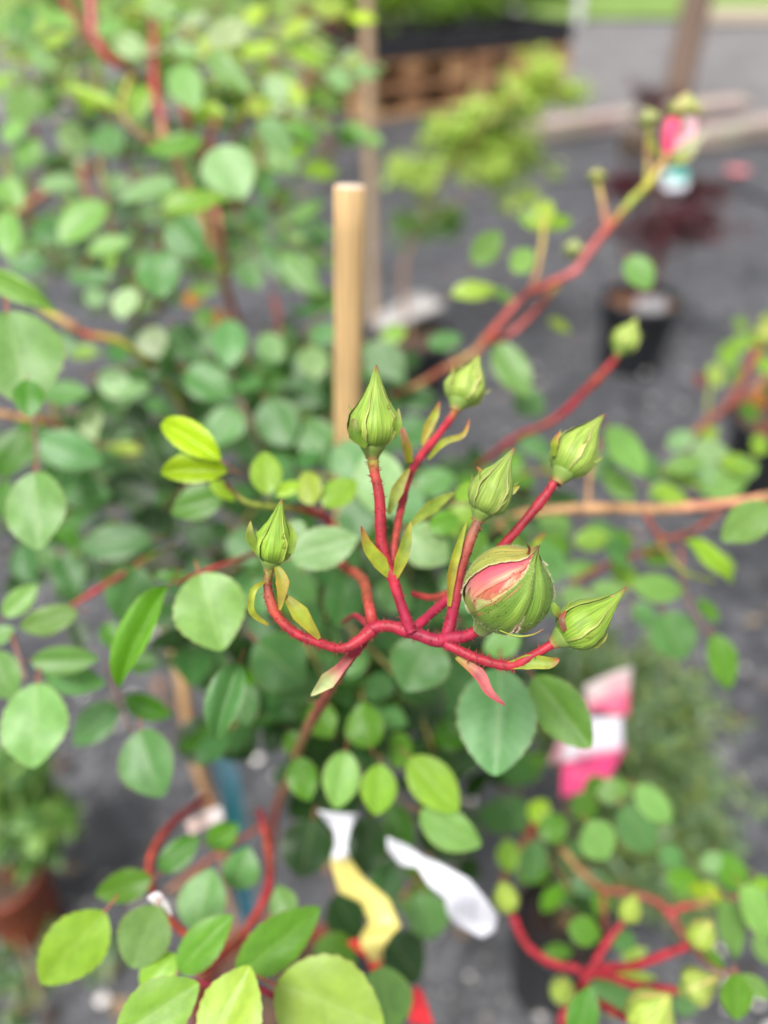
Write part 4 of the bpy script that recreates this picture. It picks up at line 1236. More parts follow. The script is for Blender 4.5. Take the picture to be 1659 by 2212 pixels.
# ================================================================== rose shoot at the right edge
Eb = empty('rose_bush', G(1760, 1180, 0), 'distant red stemmed rose bush at the right edge over a black pot', 'rose bush', ROSE)
for pts, w, cols in [
    ([(1480, 950, .42), (1530, 910, .45), (1575, 870, .5), (1610, 810, .55), (1640, 750, .6), (1665, 690, .6)], [16, 24, 26, 26, 26, 20], [TAN, RBR, RBR, RBR, ORR, OLI]),
    ([(1560, 890, .5), (1610, 860, .52), (1680, 830, .55), (1740, 1000, .8), (1760, 1180, 1.2)], [18, 20, 18, 14, 14], [RBR, RBR, TAN, BRN, BRN]),
    ([(1530, 920, .46), (1530, 860, .5), (1545, 800, .55)], [10, 12, 10], [BRN, OLI, OLI]),
]:
    stem(Eb, pts, w, cols)
plant_list(Eb, """1572 766 70 44 70 .6 k|1545 810 56 34 100 .58 q|1600 740 54 34 40 .6 k|1640 730 60 40 60 .6 k|1655 790 64 40 -30 .6 k|1590 810 44 30 60 .6 g|1640 860 50 40 0 .55 o
1660 700 50 40 90 .6 q|1530 940 60 30 30 .44 q|1510 820 40 26 80 .55 r|1650 930 40 30 40 .5 r|1620 890 50 36 -60 .6 v|1665 830 50 40 0 .62 v|1600 700 36 30 60 .62 k""".replace('\n', '|'))
tight_bud(Eb, 1650, 745, 1658, 700, .6, 50, PLUMP, green=(.34, .40, .08), lowres=True)

# ================================================================== stakes and sticks
def stake(name, a, b, ra, rb, c0, ctop, label, cat, group=None, sides=20):
    o = MB()
    ax = (b - a)
    M = frame(ax, CAMR @ Vector((0, 0, 1)))
    H = ax.length
    rows = []
    for i in range(13):
        t = i / 12
        rr = ra + (rb - ra) * t
        row = []
        for k in range(sides):
            an = 6.283 * k / sides
            st = noise.noise(Vector((math.cos(an) * 2.6, math.sin(an) * 2.6, t * .6))) + .6 * noise.noise(Vector((math.cos(an) * 6, math.sin(an) * 6, t * 1.5)))
            c = [c0[q] * (1 + .32 * st) for q in range(3)]
            row.append(o.vert(a + M @ Vector((rr * math.cos(an), rr * math.sin(an), H * t)), c, (an / 6.283 * 3, t * 4)))
        rows.append(row)
    o.grid(rows, True)
    # bevel and end grain
    rim = [o.vert(b + M @ Vector((rb * .93 * math.cos(6.283 * k / sides), rb * .93 * math.sin(6.283 * k / sides), rb * .06)), ctop) for k in range(sides)]
    cen = o.vert(b + M @ Vector((0, 0, rb * .07)), [x * .93 for x in ctop])
    for k in range(sides):
        j = (k + 1) % sides
        o.face((rows[-1][k], rows[-1][j], rim[j], rim[k]))
        o.face((rim[k], rim[j], cen))
    o.face(rows[0][::-1])
    ob = o.build(name, WOODC, None, loc=a)
    return tag(ob, label, cat, group)


stake('wooden_stake', P(748, 1290, .385), P(755, 404, .285), 35 * .285 / F, 34 * .285 / F, (.50, .33, .155), (.66, .52, .40),
      'pale round wooden dowel stake with a flat cut top behind the rose spray', 'stake', 'stakes')
pb = G(806, 690, .16)
stake('bamboo_pole', pb - Vector((0, 0, .16)), pb + Vector((-.01, -.02, 1.25)), .0125, .0115, (.50, .36, .23), (.5, .4, .3),
      'blurred brown bamboo pole rising behind the wooden dowel', 'stake', 'stakes')
mb = MB()
sp = C3((340, 1300, .52), (352, 1352, .52), (378, 1408, .53), (394, 1473, .54), (407, 1563, .56), (430, 1666, .59), (455, 1732, .62), (500, 1900, .68))
mb.tube(sp, [26 * .25 / F * x for x in (1.0, 1.05, 1.1, 1.15, 1.2, 1.2, 1.25, 1.2)], [(.30, .19, .10), (.36, .22, .11), (.50, .30, .14), (.56, .34, .16), (.40, .24, .12), (.55, .33, .16), (.5, .26, .13), (.3, .2, .1)], sides=10)
tag(mb.build('dry_cane', WOODC), 'tan dry cane leaning down through the lower left leaves', 'stick')

# teal strap
mb = MB()
tp = C3((468, 1580, .60), (480, 1630, .60), (496, 1690, .60), (506, 1770, .61), (515, 1860, .62), (530, 1945, .63), (556, 2040, .64), (575, 2125, .66))
mb.blade(tp, [44 * .6 / F * x for x in (.5, .95, 1.05, 1.0, .9, .8, .6, .6)], [(.02, .07, .09), (.04, .11, .14), (.03, .10, .13), (.008, .085, .095), (.008, .07, .09), (.015, .08, .11), (.01, .07, .1), (.01, .07, .1)], fold=.35)
tag(mb.build('plastic_strap', LABEL), 'teal plastic strap hanging behind the curved red canes', 'strap')

# ================================================================== labels
def quad_sheet(mb, pts, cols, n=8, sag=0.0):
    """curved sheet through 4 corners (tl, tr, br, bl)"""
    a, b, c, d = pts
    nrm = (b - a).cross(d - a).normalized()
    rows = []
    for i in range(n + 1):
        t = i / n
        row = []
        for j in range(n + 1):
            s = j / n
            p = (a * (1 - s) + b * s) * (1 - t) + (d * (1 - s) + c * s) * t
            p = p + nrm * sag * (math.sin(math.pi * s) + .5 * math.sin(math.pi * t))
            row.append(mb.vert(p, cols(s, t), (s, t)))
        rows.append(row)
    mb.grid(rows)


def ribbon(mb, ea, eb, d, cols, across=6, bow=.0012, sub=3):
    """strip between two outline curves given as (u, v) lists"""
    rows = []
    n = len(ea)
    for i in range(n - 1):
        for s in range(sub + (1 if i == n - 2 else 0)):
            t = s / sub
            a = P(ea[i][0] * (1 - t) + ea[i + 1][0] * t, ea[i][1] * (1 - t) + ea[i + 1][1] * t, d + .004 * math.sin(i * 1.1 + t))
            b = P(eb[i][0] * (1 - t) + eb[i + 1][0] * t, eb[i][1] * (1 - t) + eb[i + 1][1] * t, d + .004 * math.sin(i * 1.1 + t + .8))
            c = [cols[i][k] * (1 - t) + cols[i + 1][k] * t for k in range(3)] if isinstance(cols, list) else cols
            rows.append([mb.vert(a.lerp(b, j / across) + CAMR @ Vector((0, 0, bow * math.sin(math.pi * j / across))), c, (j / across, i + t)) for j in range(across + 1)])
    mb.grid(rows)


def solid(o, th=.0006):
    m = o.modifiers.new('thickness', 'SOLIDIFY'); m.thickness = th
    return o


WHITE = (.60, .60, .66)
# yellow label with white head and red tail, twisting as it hangs
mb = MB()
d_ = .295
YW = (.80, .68, .20); RD = (.72, .03, .02)
ribbon(mb, [(686, 1749), (706, 1774), (723, 1796), (725, 1826), (718, 1846), (715, 1862), (733, 1926), (780, 1948), (800, 1992), (780, 2020), (776, 2042), (790, 2062), (794, 2072), (804, 2098)],
       [(773, 1757), (766, 1774), (758, 1792), (750, 1826), (752, 1840), (757, 1856), (786, 1896), (840, 1942), (866, 2002), (846, 2020), (826, 2050), (826, 2068), (825, 2079), (820, 2098)], d_,
       [WHITE, WHITE, WHITE, WHITE, WHITE, YW, YW, YW, YW, YW, YW, YW, RD, RD])
quad_sheet(mb, C3((748, 2034, d_ - .004), (773, 2026, d_ - .004), (796, 2072, d_ - .004), (776, 2058, d_ - .004)), lambda s, t: RD)
tag(solid(mb.build('plant_label', LABEL)), 'twisted yellow plant label with white head and red tail among lower leaves', 'plant label', 'plant labels')
# white label in two runs behind a brown cane
mb = MB()


def barcode(s, t):
    if .62 < s < .84 and .30 < t < .80 and int(s * 90) % 3 == 0: return (.36, .36, .42)
    return WHITE


ribbon(mb, [(836, 1809), (880, 1826), (913, 1849), (946, 1862), (1013, 1899), (1050, 1943), (1075, 1980), (1070, 2012)],
       [(836, 1836), (866, 1870), (902, 1874), (926, 1914), (960, 1940), (966, 1975), (985, 2000), (1042, 2028)], .29, WHITE, bow=.0004)
wl_ = tag(solid(mb.build('plant_label', LABEL)), 'white plant label with a faint barcode hanging below the leaves', 'plant label', 'plant labels')
mb = MB()
for k in range(6):
    c0 = P(985 + k * 8, 1944 + k * 4, .286)
    mb.box(c0, .0004 + .0004 * (k % 2), .009, .0003, CAMR @ Matrix.Rotation(R(-12), 3, 'Z'), (.42, .42, .48))
mb.build('barcode', LABEL, wl_, smooth=False)
# small white tie
mb = MB()
quad_sheet(mb, C3((318, 1938, .222), (348, 1932, .220), (372, 1978, .222), (346, 1984, .224)), lambda s, t: (.70, .64, .68), sag=.0015)
tag(solid(mb.build('plant_tie', LABEL)), 'small white tie wrapped on the curved red cane at lower left', 'plant tie')
# small clear tag near the cane
mb = MB()
quad_sheet(mb, C3((400, 1775, .34), (478, 1738, .34), (486, 1768, .34), (410, 1806, .34)), lambda s, t: (.55, .40, .36) if s < .6 else (.7, .62, .62), sag=.001)
tag(solid(mb.build('paper_scrap', LABEL)), 'crumpled pinkish white scrap beside the teal strap', 'paper scrap')
# red corner of another label
mb = MB()
quad_sheet(mb, C3((894, 2128, .30), (912, 2138, .30), (938, 2215, .30), (884, 2210, .30)), lambda s, t: (.70, .025, .035))
tag(solid(mb.build('plant_label', LABEL)), 'red corner of a plant label at the bottom edge behind a round leaf', 'plant label', 'plant labels')
PD_ = .47
# pink rose picture label: two folded panels
mb = MB()


def rose_print(s, t):
    n1 = noise.noise(Vector((s * 3.1, t * 3.4, 2.2)))
    k = min(1, max(0, t * 1.7 - .38 + n1 * .6 + (s - .5) * .3))
    if t > .86 and s < .5: return (.06, .03, .07)
    return tuple((.72, .60, .60)[q] * (1 - k) + (.70, .09, .20)[q] * k for q in range(3))


quad_sheet(mb, C3((1262, 1482, PD_), (1366, 1438, PD_), (1358, 1546, PD_), (1272, 1546, PD_)), rose_print, 10, .002)
quad_sheet(mb, C3((1246, 1552, PD_), (1344, 1546, PD_), (1346, 1625, PD_), (1240, 1640, PD_)), lambda s, t: (.66, .62, .70) if t < .8 else (.70, .3, .42), 8, -.001)
quad_sheet(mb, C3((1208, 1592, PD_), (1250, 1596, PD_), (1262, 1640, PD_), (1182, 1650, PD_)), lambda s, t: (.66, .64, .70) if s > .35 else (.45, .22, .26), 6)
quad_sheet(mb, C3((1215, 1640, PD_), (1354, 1612, PD_), (1300, 1714, PD_), (1212, 1722, PD_)), lambda s, t: tuple(q * (1 + .5 * noise.noise(Vector((s * 3.5, t * 3.5, 0)))) + .16 * max(0, noise.noise(Vector((s * 5, t * 5, 7)))) for q in (.66, .045, .18)), 8, .002)
tag(solid(mb.build('picture_label', LABEL)), 'pink and white rose picture label folded beside the fine leaved plant', 'plant label', 'plant labels')

# ================================================================== pots
def pot(name, rim_c, r, h, c, soil, label, group='plant pots on the ground', taper=.74, lip=.012):
    e = empty(name, (rim_c.x, rim_c.y, 0), label, 'plant pot', group)
    mb = MB()
    n = 36
    prof = [(r * taper, rim_c.z - h), (r * taper * 1.01, rim_c.z - h + .004), (r * .96, rim_c.z - .035), (r * .965, rim_c.z - .033), (r * 1.02, rim_c.z - .03), (r * 1.03, rim_c.z - .004), (r * 1.0, rim_c.z), (r * .95, rim_c.z - .002), (r * .93, rim_c.z - .03), (r * .9, rim_c.z - .06)]
    rows = [[mb.vert((rim_c.x + q * math.cos(6.283 * k / n), rim_c.y + q * math.sin(6.283 * k / n), z), c) for k in range(n)] for q, z in prof]
    mb.grid(rows, True)
    mb.face(rows[0][::-1])
    mb.build('pot_body', POTM, e)
    mb = MB()
    rows = []
    for i in range(7):
        q = r * .93 * i / 6
        rows.append([mb.vert((rim_c.x + q * math.cos(6.283 * k / 20), rim_c.y + q * math.sin(6.283 * k / 20), rim_c.z - .028 + .010 * noise.noise(Vector((q * 60 * math.cos(k), q * 60 * math.sin(k), 1)))), [s * random.uniform(.6, 1.4) for s in soil]) for k in range(20)])
    mb.grid(rows, True)
    mb.build('soil', STONE, e)
    return e


BLK = (.012, .013, .016)
SOIL = (.07, .045, .03)
pot('plant_pot', P(590, 2150, .72), .075, .19, (.20, .045, .022), SOIL, 'dark red brown plastic pot under the lower rose leaves')
pc = G(0, 1880, .13)
pot('plant_pot', pc, .046, .15, (.20, .042, .018), SOIL, 'terracotta coloured pot at the lower left edge')
pm = G(1388, 640, .20)
pot('plant_pot', pm, 84 * depth(pm) / F, .2, BLK, (.12, .055, .03), 'black pot holding the purple leaved maple')
ps = G(886, 715, .18)
pot('plant_pot', ps, 92 * depth(ps) / F, .18, BLK, SOIL, 'black pot with a pale slab on top behind the stake')
pr = G(1215, 1985, .17)
pot('plant_pot', pr, 100 * depth(pr) / F, .17, BLK, (.03, .022, .02), 'black pot in the shade under the lower right rose')
pe = G(1700, 900, .18)
pot('plant_pot', pe, 110 * depth(pe) / F, .18, BLK, SOIL, 'black pot at the right edge below the distant red shoots')
# white label on the maple pot
mb = MB()
q0 = depth(pm)
quad_sheet(mb, C3((1372, 645, q0 - .06), (1440, 640, q0 - .06), (1440, 676, q0 - .07), (1374, 678, q0 - .07)), lambda s, t: (.22, .21, .22))
tag(solid(mb.build('pot_label', LABEL), .002), 'grey white label on the rim of the maple pot', 'pot label', 'plant labels')
# pale slab
mb = MB()
q1 = depth(ps)
ca, cb_, cc_, cd_ = P(812, 700, q1 + .10), P(905, 640, q1 + .16), P(962, 668, q1 + .06), P(818, 728, q1 - .02)
rows = []
for i in range(7):
    t = i / 6
    row = []
    for j in range(7):
        s = j / 6
        p = (ca * (1 - s) + cb_ * s) * (1 - t) + (cd_ * (1 - s) + cc_ * s) * t
        p = p + Vector((0, 0, .006 * noise.noise(p * 20)))
        g = .34 + .12 * noise.noise(p * 30)
        row.append(mb.vert(p, (g, g * .95, g * .93)))
    rows.append(row)
mb.grid(rows)
so = mb.build('stone_slab', STONE)
solid(so, .02)
tag(so, 'pale grey slab lying tilted across a black pot', 'slab')

# ================================================================== bushy small plants
def crown(parent, blobs, n, size, cols, name='crown', narrow=.45, mat=None, droop=.2, cl=14, sp=.13):
    """many leaf sized faces through the crown's volume"""
    mb = MB()
    tot = sum(b[1] ** 2 for b in blobs)
    for (c, r, zs) in blobs:
        m_ = int(n * r * r / tot)
        clumps = [c + Vector((random.gauss(0, .5) * r, random.gauss(0, .5) * r, random.gauss(0, .5) * r * zs)) for _ in range(max(4, m_ // cl))]
        for _ in range(m_):
            p = random.choice(clumps) + Vector([random.gauss(0, sp) * r for _ in range(3)])
            a = random.uniform(0, 6.283)
            d = Vector((math.cos(a), math.sin(a), random.uniform(-.7, .5) - droop)).normalized()
            s = d.cross(Vector((random.uniform(-.5, .5), random.uniform(-.5, .5), 1))).normalized()
            L = size * random.uniform(.6, 1.3)
            w = L * narrow
            nn = s.cross(d)
            cc = random.choice(cols); k = random.uniform(.75, 1.25)
            cc = [x * k for x in cc]
            ids = [mb.vert(q, cc, uvq) for q, uvq in ((p, (0, 0)), (p + d * L * .45 + s * w / 2 + nn * w * .2, (.8, .45)), (p + d * L, (0, 1)), (p + d * L * .45 - s * w / 2 + nn * w * .2, (-.8, .45)))]
            mid = mb.vert(p + d * L * .45, cc, (0, .45))
            for x, y in ((0, 1), (1, 2), (2, 3), (3, 0)): mb.face((ids[x], ids[y], mid))
    o = mb.build(name, mat or LEAFMASS, parent)
    o['kind'] = 'stuff'
    return o


def trunk(parent, pts, rad, col, name='trunk'):
    mb = MB()
    mb.tube(pts, rad, col, sides=8)
    return mb.build(name, STEM, parent)


# bright green maple in the pot with the slab
e = empty('maple_shrub', ps - Vector((0, 0, .03)), 'bright green feathery leaved maple shrub in the slab pot behind the stake', 'shrub')
mg = q1 + .02
trunk(e, [ps - Vector((0, 0, .03)), P(870, 600, mg), P(900, 500, mg), P(960, 380, mg), P(1080, 300, mg)], [.007, .006, .005, .004, .003], BRN)
trunk(e, [P(900, 500, mg), P(1010, 420, mg), P(1100, 400, mg)], [.004, .003, .002], BRN, 'limb')
trunk(e, [P(960, 380, mg), P(1060, 260, mg - .1), P(1150, 190, mg - .1)], [.004, .003, .002], BRN, 'limb')
GM = [(.20, .36, .03), (.16, .31, .03), (.27, .42, .05), (.12, .25, .03)]
pxm = mg / F
GM = [(.44, .58, .14), (.38, .54, .13), (.52, .62, .17), (.26, .42, .08)]
crown(e, [(P(1160, 185, mg - .1), 70 * pxm, .8), (P(1085, 235, mg - .05), 75 * pxm, .7), (P(1040, 310, mg), 95 * pxm, .5), (P(945, 290, mg + .05), 65 * pxm, .6),
          (P(1090, 370, mg), 70 * pxm, .6), (P(1110, 420, mg), 40 * pxm, .8), (P(985, 345, mg), 60 * pxm, .6), (P(890, 370, mg + .05), 60 * pxm, .6)], 2900, .036, GM, narrow=.36, cl=24, sp=.13)
crown(e, [(P(900, 485, mg + .02), 65 * pxm, .6), (P(960, 475, mg), 40 * pxm, .6)], 330, .034, [(.09, .22, .02), (.13, .27, .03), (.07, .17, .02)], narrow=.35)

# purple maple
e = empty('maple_shrub', pm - Vector((0, 0, .03)), 'purple red feathery leaved maple shrub in a black pot at upper right', 'shrub')
trunk(e, [pm - Vector((0, 0, .03)), P(1415, 580, q0), P(1432, 500, q0), P(1420, 400, q0), P(1410, 280, q0), P(1398, 200, q0)], [.016, .015, .013, .009, .006, .003], (.10, .04, .035))
pxq = q0 / F
crown(e, [(P(1430, 490, q0), 85 * pxq, .5), (P(1500, 470, q0), 60 * pxq, .5), (P(1420, 230, q0), 42 * pxq, .9), (P(1385, 195, q0), 22 * pxq, .8), (P(1360, 400, q0), 60 * pxq, .4), (P(1520, 405, q0), 50 * pxq, .4)],
      3200, .032, [(.065, .018, .032), (.08, .02, .04), (.05, .016, .026), (.15, .015, .045)], narrow=.22)

# herb in the terracotta pot
e = empty('herb_plant', pc - Vector((0, 0, .03)), 'bushy green herb in the terracotta pot at the lower left edge', 'plant')
qh = depth(pc); pxh = qh / F
trunk(e, [pc - Vector((0, 0, .03)), P(60, 1760, qh), P(80, 1690, qh - .04)], [.003, .003, .002], (.30, .10, .05), 'stalk')
trunk(e, [pc - Vector((0, 0, .03)), P(20, 1760, qh), P(10, 1660, qh - .04)], [.003, .003, .002], (.25, .14, .05), 'stalk')
crown(e, [(P(30, 1740, qh), 90 * pxh, .9), (P(90, 1780, qh - .03), 60 * pxh, .7), (P(30, 1680, qh - .05), 60 * pxh, .8), (P(-20, 1700, qh), 60 * pxh, 1), (P(40, 1800, qh - .05), 60 * pxh, .6)], 900, .026, [(.08, .19, .03), (.11, .24, .05), (.15, .27, .05), (.05, .13, .03)], narrow=.6)

# weeds at lower left on the fabric
e = G(40, 2010, 0.0)
w_ = empty('ground_weed', e, 'small grey green weeds growing on the fabric at the lower left corner', 'weed')
qw = depth(e); pxw = qw / F
crown(w_, [(G(60, 1985, .03), 55 * pxw, .5), (G(30, 2110, .02), 60 * pxw, .5), (G(20, 2190, .02), 60 * pxw, .5), (G(230, 2060, .02), 34 * pxw, .5)], 170, .024, [(.10, .19, .09), (.08, .16, .06), (.14, .2, .07)], name='foliage', narrow=.55)
trunk(w_, [G(90, 2180, .02), G(60, 2080, .05), G(10, 1960, .02)], [.002, .002, .001], (.25, .2, .1), 'runner')

# fine leaved grey green plant
pf = pr
qf = depth(pf) - .05
e = empty('fine_leaved_plant', pf - Vector((0, 0, .03)), 'fine leaved grey green plant spreading behind the pink label at right', 'plant')
pxf = qf / F
for k in range(16):
    uu, vv = random.uniform(1200, 1520), random.uniform(1450, 1850)
    trunk(e, [pf - Vector((0, 0, .03)), P((1230 + uu) / 2, (1950 + vv) / 2, qf), P(uu, vv, qf + random.uniform(-.05, .05))], [.003, .002, .001], (.16, .12, .06), 'sprig')
crown(e, [(P(1400, 1530, qf), 95 * pxf, 1), (P(1380, 1640, qf), 120 * pxf, 1), (P(1440, 1750, qf), 115 * pxf, 1), (P(1340, 1800, qf), 110 * pxf, 1), (P(1480, 1860, qf), 80 * pxf, 1), (P(1280, 1450, qf), 80 * pxf, .8), (P(1400, 1900, qf), 90 * pxf, .7), (P(1230, 1560, qf), 80 * pxf, .8)],
      9000, .020, [(.13, .20, .08), (.14, .24, .10), (.08, .15, .06), (.22, .28, .07), (.17, .25, .14)], narrow=.26, droop=-.3)

# ================================================================== far things
# wooden beams lying on the ground
def beam(pa, pb_, h, w, c, label, group):
    d = (pb_ - pa); L = d.length
    rot = frame(Vector((0, 0, 1)), d.normalized())
    mid = (pa + pb_) / 2
    e_ = MB()
    n = 8
    rows = []
    for i in range(n + 1):
        t = i / n - .5
        cx = mid + rot @ Vector((t * L, 0, 0))
        jig = [random.uniform(-.006, .006) for _ in range(8)]
        b = .012
        prof = [(-w / 2, 0.01), (-w / 2, h - b), (-w / 2 + b, h), (w / 2 - b, h), (w / 2, h - b), (w / 2, 0.01)]
        rows.append([e_.vert(cx + rot @ Vector((0, y + jig[k], z + jig[k])), [q * random.uniform(.85, 1.15) for q in c], (y * 6, t * L)) for k, (y, z) in enumerate(prof)])
    e_.grid(rows, True)
    e_.face(rows[0]); e_.face(rows[-1][::-1])
    return tag(e_.build('timber_beam', WOODC, None, smooth=False, loc=mid), label, 'beam', group)


beam(G(1075, 312), G(1600, 250), .10, .13, (.36, .29, .25), 'long weathered timber beam lying across the ground left of the post', 'timber beams edging the yard')
beam(G(1500, 318), G(1900, 262), .10, .13, (.34, .28, .25), 'second weathered timber beam lying at the right edge', 'timber beams edging the yard')
bq = G(1372, 335)
mb = MB(); mb.box(bq + Vector((0, 0, .06)), .16, .12, .10, None, (.10, .07, .05), .004)
tag(mb.build('timber_block', WOODC, None, smooth=False, loc=bq), 'short dark timber block in front of the long beam', 'block')

# post
pp = G(1452, 250)
stake('timber_post', pp - Vector((0, 0, .02)), pp + Vector((.02, 0, 2.6)), .085, .08, (.22, .155, .12), (.4, .33, .28),
      'thick weathered round timber post standing behind the beam', 'post')

# pallets with trays of plants
PAL_G = 'stacked wooden pallets'
pa, pb_ = G(770, 268), G(1228, 208)
dx = (pb_ - pa); LW = dx.length
rotp = frame(Vector((0, 0, 1)), dx.normalized())
back = rotp @ Vector((0, 1, 0))
PD = .8
cols_w = [(.40, .22, .10), (.50, .30, .15), (.34, .18, .09), (.54, .34, .18), (.28, .15, .08)]
board_mb = {}


def box_part(name, parent, c, sx, sy, sz):
    key = (round(sx, 3), round(sy, 3), round(sz, 3), random.randrange(4))
    if key not in board_mb:
        m_ = MB(); m_.box((0, 0, 0), sx, sy, sz, None, random.choice(cols_w), .003)
        o = m_.build(name, WOODC, None, smooth=False)
        board_mb[key] = o.data
        bpy.data.objects.remove(o)
    M = Matrix.Translation(c) @ rotp.to_4x4()
    return link(name, board_mb[key], parent, M)


n_pal = max(1, round(LW / 1.2))
ph = .145
for lvl in range(2):
    for col_ in range(2):
        s0 = LW * (col_ + .5) / 2
        org = pa + dx.normalized() * s0 + back * PD / 2 + Vector((0, 0, .01 + lvl * (ph + .003)))
        e = empty('wooden_pallet', org, f"{('lower' if lvl == 0 else 'upper')} {('left' if col_ == 0 else 'right')} wooden pallet of the stack under the plant trays", 'pallet', PAL_G)
        PW = LW / 2 - .04
        for k in range(3):
            box_part('bottom_board', e, org + rotp @ Vector((0, (k - 1) * (PD / 2 - .05), .011)), PW, .10, .022)
        for ix in range(3):
            for iy in range(3):
                box_part('block', e, org + rotp @ Vector(((ix - 1) * (PW / 2 - .07), (iy - 1) * (PD / 2 - .06), .063)), .14, .10, .078)
        for ix in range(3):
            box_part('stringer_board', e, org + rotp @ Vector(((ix - 1) * (PW / 2 - .07), 0, .113)), .10, PD, .020)
        for k in range(6):
            box_part('deck_board', e, org + rotp @ Vector((0, (k - 2.5) * (PD / 6), .134)), PW, .095, .020)
# trays
top_z = .01 + 2 * (ph + .003)
tray_g = 'black trays of plants on the pallets'
nt_ = 3
for k in range(nt_):
    s0 = LW * (k + .5) / nt_
    org = pa + dx.normalized() * s0 + back * .40 + Vector((0, 0, top_z + .004))
    e = empty('plant_tray', org, f"{['left', 'middle', 'right'][k]} black tray of plug plants on top of the pallets", 'tray', tray_g)
    mb = MB()
    tw, td, th = LW / nt_ - .03, .74, .13
    for (cx, cy, sx, sy) in ((0, -td / 2, tw, .02), (0, td / 2, tw, .02), (-tw / 2, 0, .02, td - .03), (tw / 2, 0, .02, td - .03)):
        mb.box(org + rotp @ Vector((cx, cy, th / 2)), sx, sy, th, rotp, (.02, .02, .024))
    mb.box(org + rotp @ Vector((0, 0, .03)), tw - .03, td - .03, .05, rotp, (.02, .018, .015))
    mb.build('tray_body', POTM, e, smooth=False)
    pl = empty('bedding_plants', org + Vector((0, 0, .06)), f"{['yellow green', 'bright green', 'darker green'][k]} bedding plants growing in the {['left', 'middle', 'right'][k]} tray", 'plants', 'plants in the trays')
    cs = [[(.16, .28, .02), (.22, .34, .03), (.10, .2, .02)], [(.12, .26, .02), (.20, .34, .03), (.08, .18, .02)], [(.09, .2, .02), (.14, .26, .03), (.16, .24, .08)]][k]
    bl = []
    for i in range(4):
        for j in range(2):
            bl.append((org + rotp @ Vector(((i - 1.5) * tw / 4, (j - .5) * td / 2, .26)), tw / 5.5, [1.0, .9, .6][k]))
    crown(pl, bl, 700, .07, cs, name='foliage', narrow=.5)

# dark red flower far at the top
ef = P(695, 70, 3.2)
e = empty('red_shrub', Vector((ef.x, ef.y, 0)), 'dark red leaved shrub far behind the left bush in front of the pallets', 'shrub')
trunk(e, [Vector((ef.x, ef.y, 0)), Vector((ef.x, ef.y, ef.z * .6)), ef], [.02, .012, .006], BRN)
crown(e, [(ef, .10, 1.2), (ef + Vector((-.02, 0, -.12)), .09, 1)], 160, .05, [(.16, .02, .03), (.24, .03, .05), (.06, .015, .03)], narrow=.5)

# tag of teal and white hanging on the purple maple, pink blossom beyond
mb = MB()
quad_sheet(mb, C3((1428, 372, 2.0), (1482, 366, 2.0), (1486, 390, 2.0), (1432, 395, 2.0)), lambda s, t: (.06, .42, .34) if (s > .35 and t < .9) else (.5, .6, .6))
quad_sheet(mb, C3((1430, 397, 2.0), (1486, 392, 2.0), (1480, 408, 2.0), (1434, 410, 2.0)), lambda s, t: (.72, .72, .80))
tag(solid(mb.build('plant_label', LABEL), .002), 'teal and white plant label hung on the purple maple', 'plant label', 'plant labels')
pk = P(1588, 376, 2.6)
e = empty('fallen_blossom', G(1588, 384, 0), 'pale pink blossom on the dark ground at upper right', 'flower')
for k in range(7):
    a = k * .9
    mb = MB()
    c0 = G(1588, 384, .02)
    mb.blade([c0, c0 + Vector((math.cos(a) * .035, math.sin(a) * .03, .02)), c0 + Vector((math.cos(a) * .06, math.sin(a) * .05, .035))], [.015, .05, .02], (.62, .22, .24), side_hint=Vector((0, 0, 1)))
    mb.build('petal', PETAL, e)

# irrigation hose on the fabric
mb = MB()
mb.tube([G(1180, 392, .01), G(1330, 385, .01), G(1480, 380, .012), G(1570, 392, .01), G(1640, 425, .01), G(1760, 470, .01)], .012, (.03, .03, .035), sides=8)
tag(mb.build('irrigation_hose', POTM), 'dark irrigation hose lying on the fabric at upper right', 'hose')

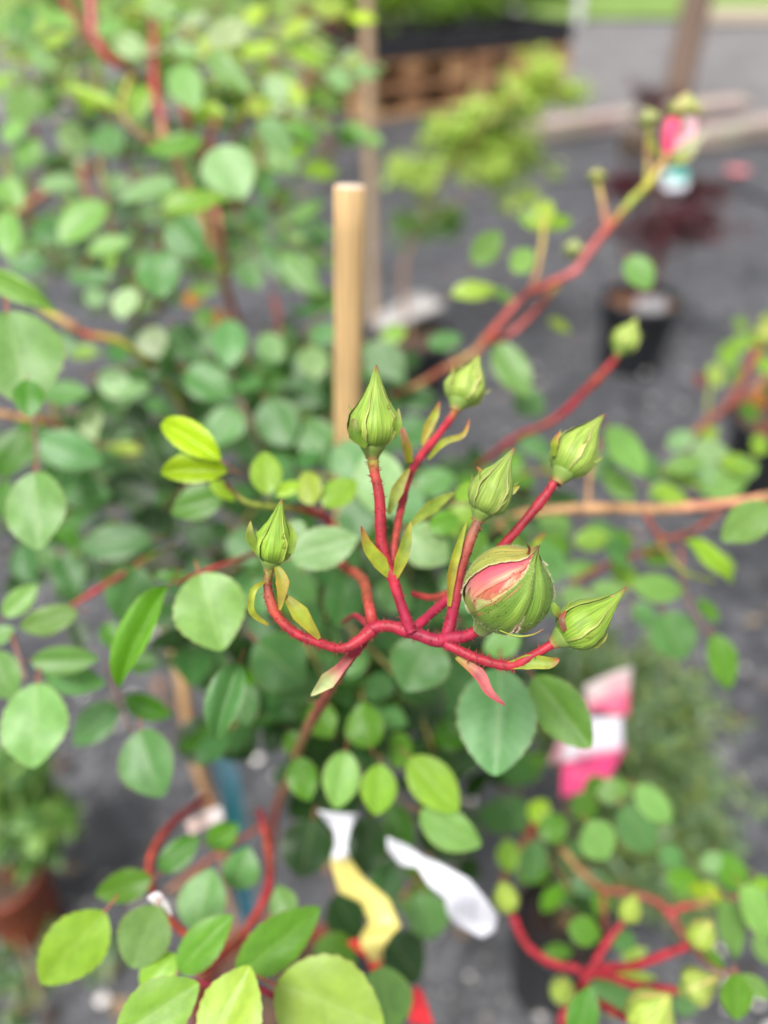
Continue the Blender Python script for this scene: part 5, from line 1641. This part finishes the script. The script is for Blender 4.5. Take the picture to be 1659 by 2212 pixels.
# far greenery
def far_plant(name, u, v, d, r, zs, n, size, cols, label, cat, group=None):
    c = P(u, v, d)
    e = empty(name, Vector((c.x, c.y, 0)), label, cat, group)
    trunk(e, [Vector((c.x, c.y, 0)), Vector((c.x + .05, c.y, c.z * .5 + .1)), c], [.04, .03, .015], BRN)
    crown(e, [(c + Vector((random.uniform(-.5, .5) * r, random.uniform(-.3, .3) * r, random.uniform(-.3, .3) * r)), r * .75, zs) for _ in range(4)], n, size, cols, narrow=.55)


FG = [(.06, .14, .03), (.09, .2, .03), (.14, .26, .05), (.04, .10, .02)]
far_plant('background_shrub', 1000, -10, 9.0, .55, .8, 700, .12, FG, 'green shrub behind the trays at the top middle', 'shrub', 'far shrubs behind the yard')
far_plant('background_shrub', 850, -20, 8.0, .5, .8, 600, .12, FG, 'dark green shrub behind the bamboo pole at the top', 'shrub', 'far shrubs behind the yard')
far_plant('background_shrub', 1170, -30, 10.5, .6, .7, 700, .12, FG, 'rounded green shrub beyond the right end of the trays', 'shrub', 'far shrubs behind the yard')
far_plant('background_shrub', 1330, -45, 13.0, .7, .6, 600, .15, [(.10, .22, .03), (.16, .32, .05), (.08, .18, .03)], 'light green shrub on the verge left of the post', 'shrub', 'far shrubs behind the yard')
far_plant('background_shrub', 1580, -45, 14.0, .8, .6, 600, .15, [(.11, .24, .03), (.17, .33, .05), (.09, .2, .03)], 'light green shrub on the verge right of the post', 'shrub', 'far shrubs behind the yard')
far_plant('background_shrub', 560, -60, 7.0, .6, .9, 700, .10, FG, 'dark green shrub far behind the upper left rose', 'shrub', 'far shrubs behind the yard')
far_plant('background_shrub', 150, -60, 6.5, .7, .9, 700, .10, FG, 'dark green shrub at the top left corner beyond the roses', 'shrub', 'far shrubs behind the yard')
# white fence posts on the verge
for k, (u, lb) in enumerate([(1108, 'left'), (1246, 'right')]):
    b0 = G(u, 52)
    mb = MB(); mb.box(b0 + Vector((0, 0, .35)), .09, .09, .7, None, (.55, .56, .54), .003)
    tag(mb.build('white_post', WOODC, None, smooth=False, loc=b0), f'{lb} of two pale posts beside the far grass', 'post', 'pale posts at the verge')
# straw coloured kerb at the right top
mb = MB(); b0 = G(1640, 46); mb.box(b0 + Vector((0, 0, .06)), 1.6, .35, .12, None, (.50, .42, .33), .01)
tag(mb.build('pale_kerb', STONE, None, smooth=False, loc=b0), 'pale stone edging at the far right below the grass', 'kerb')
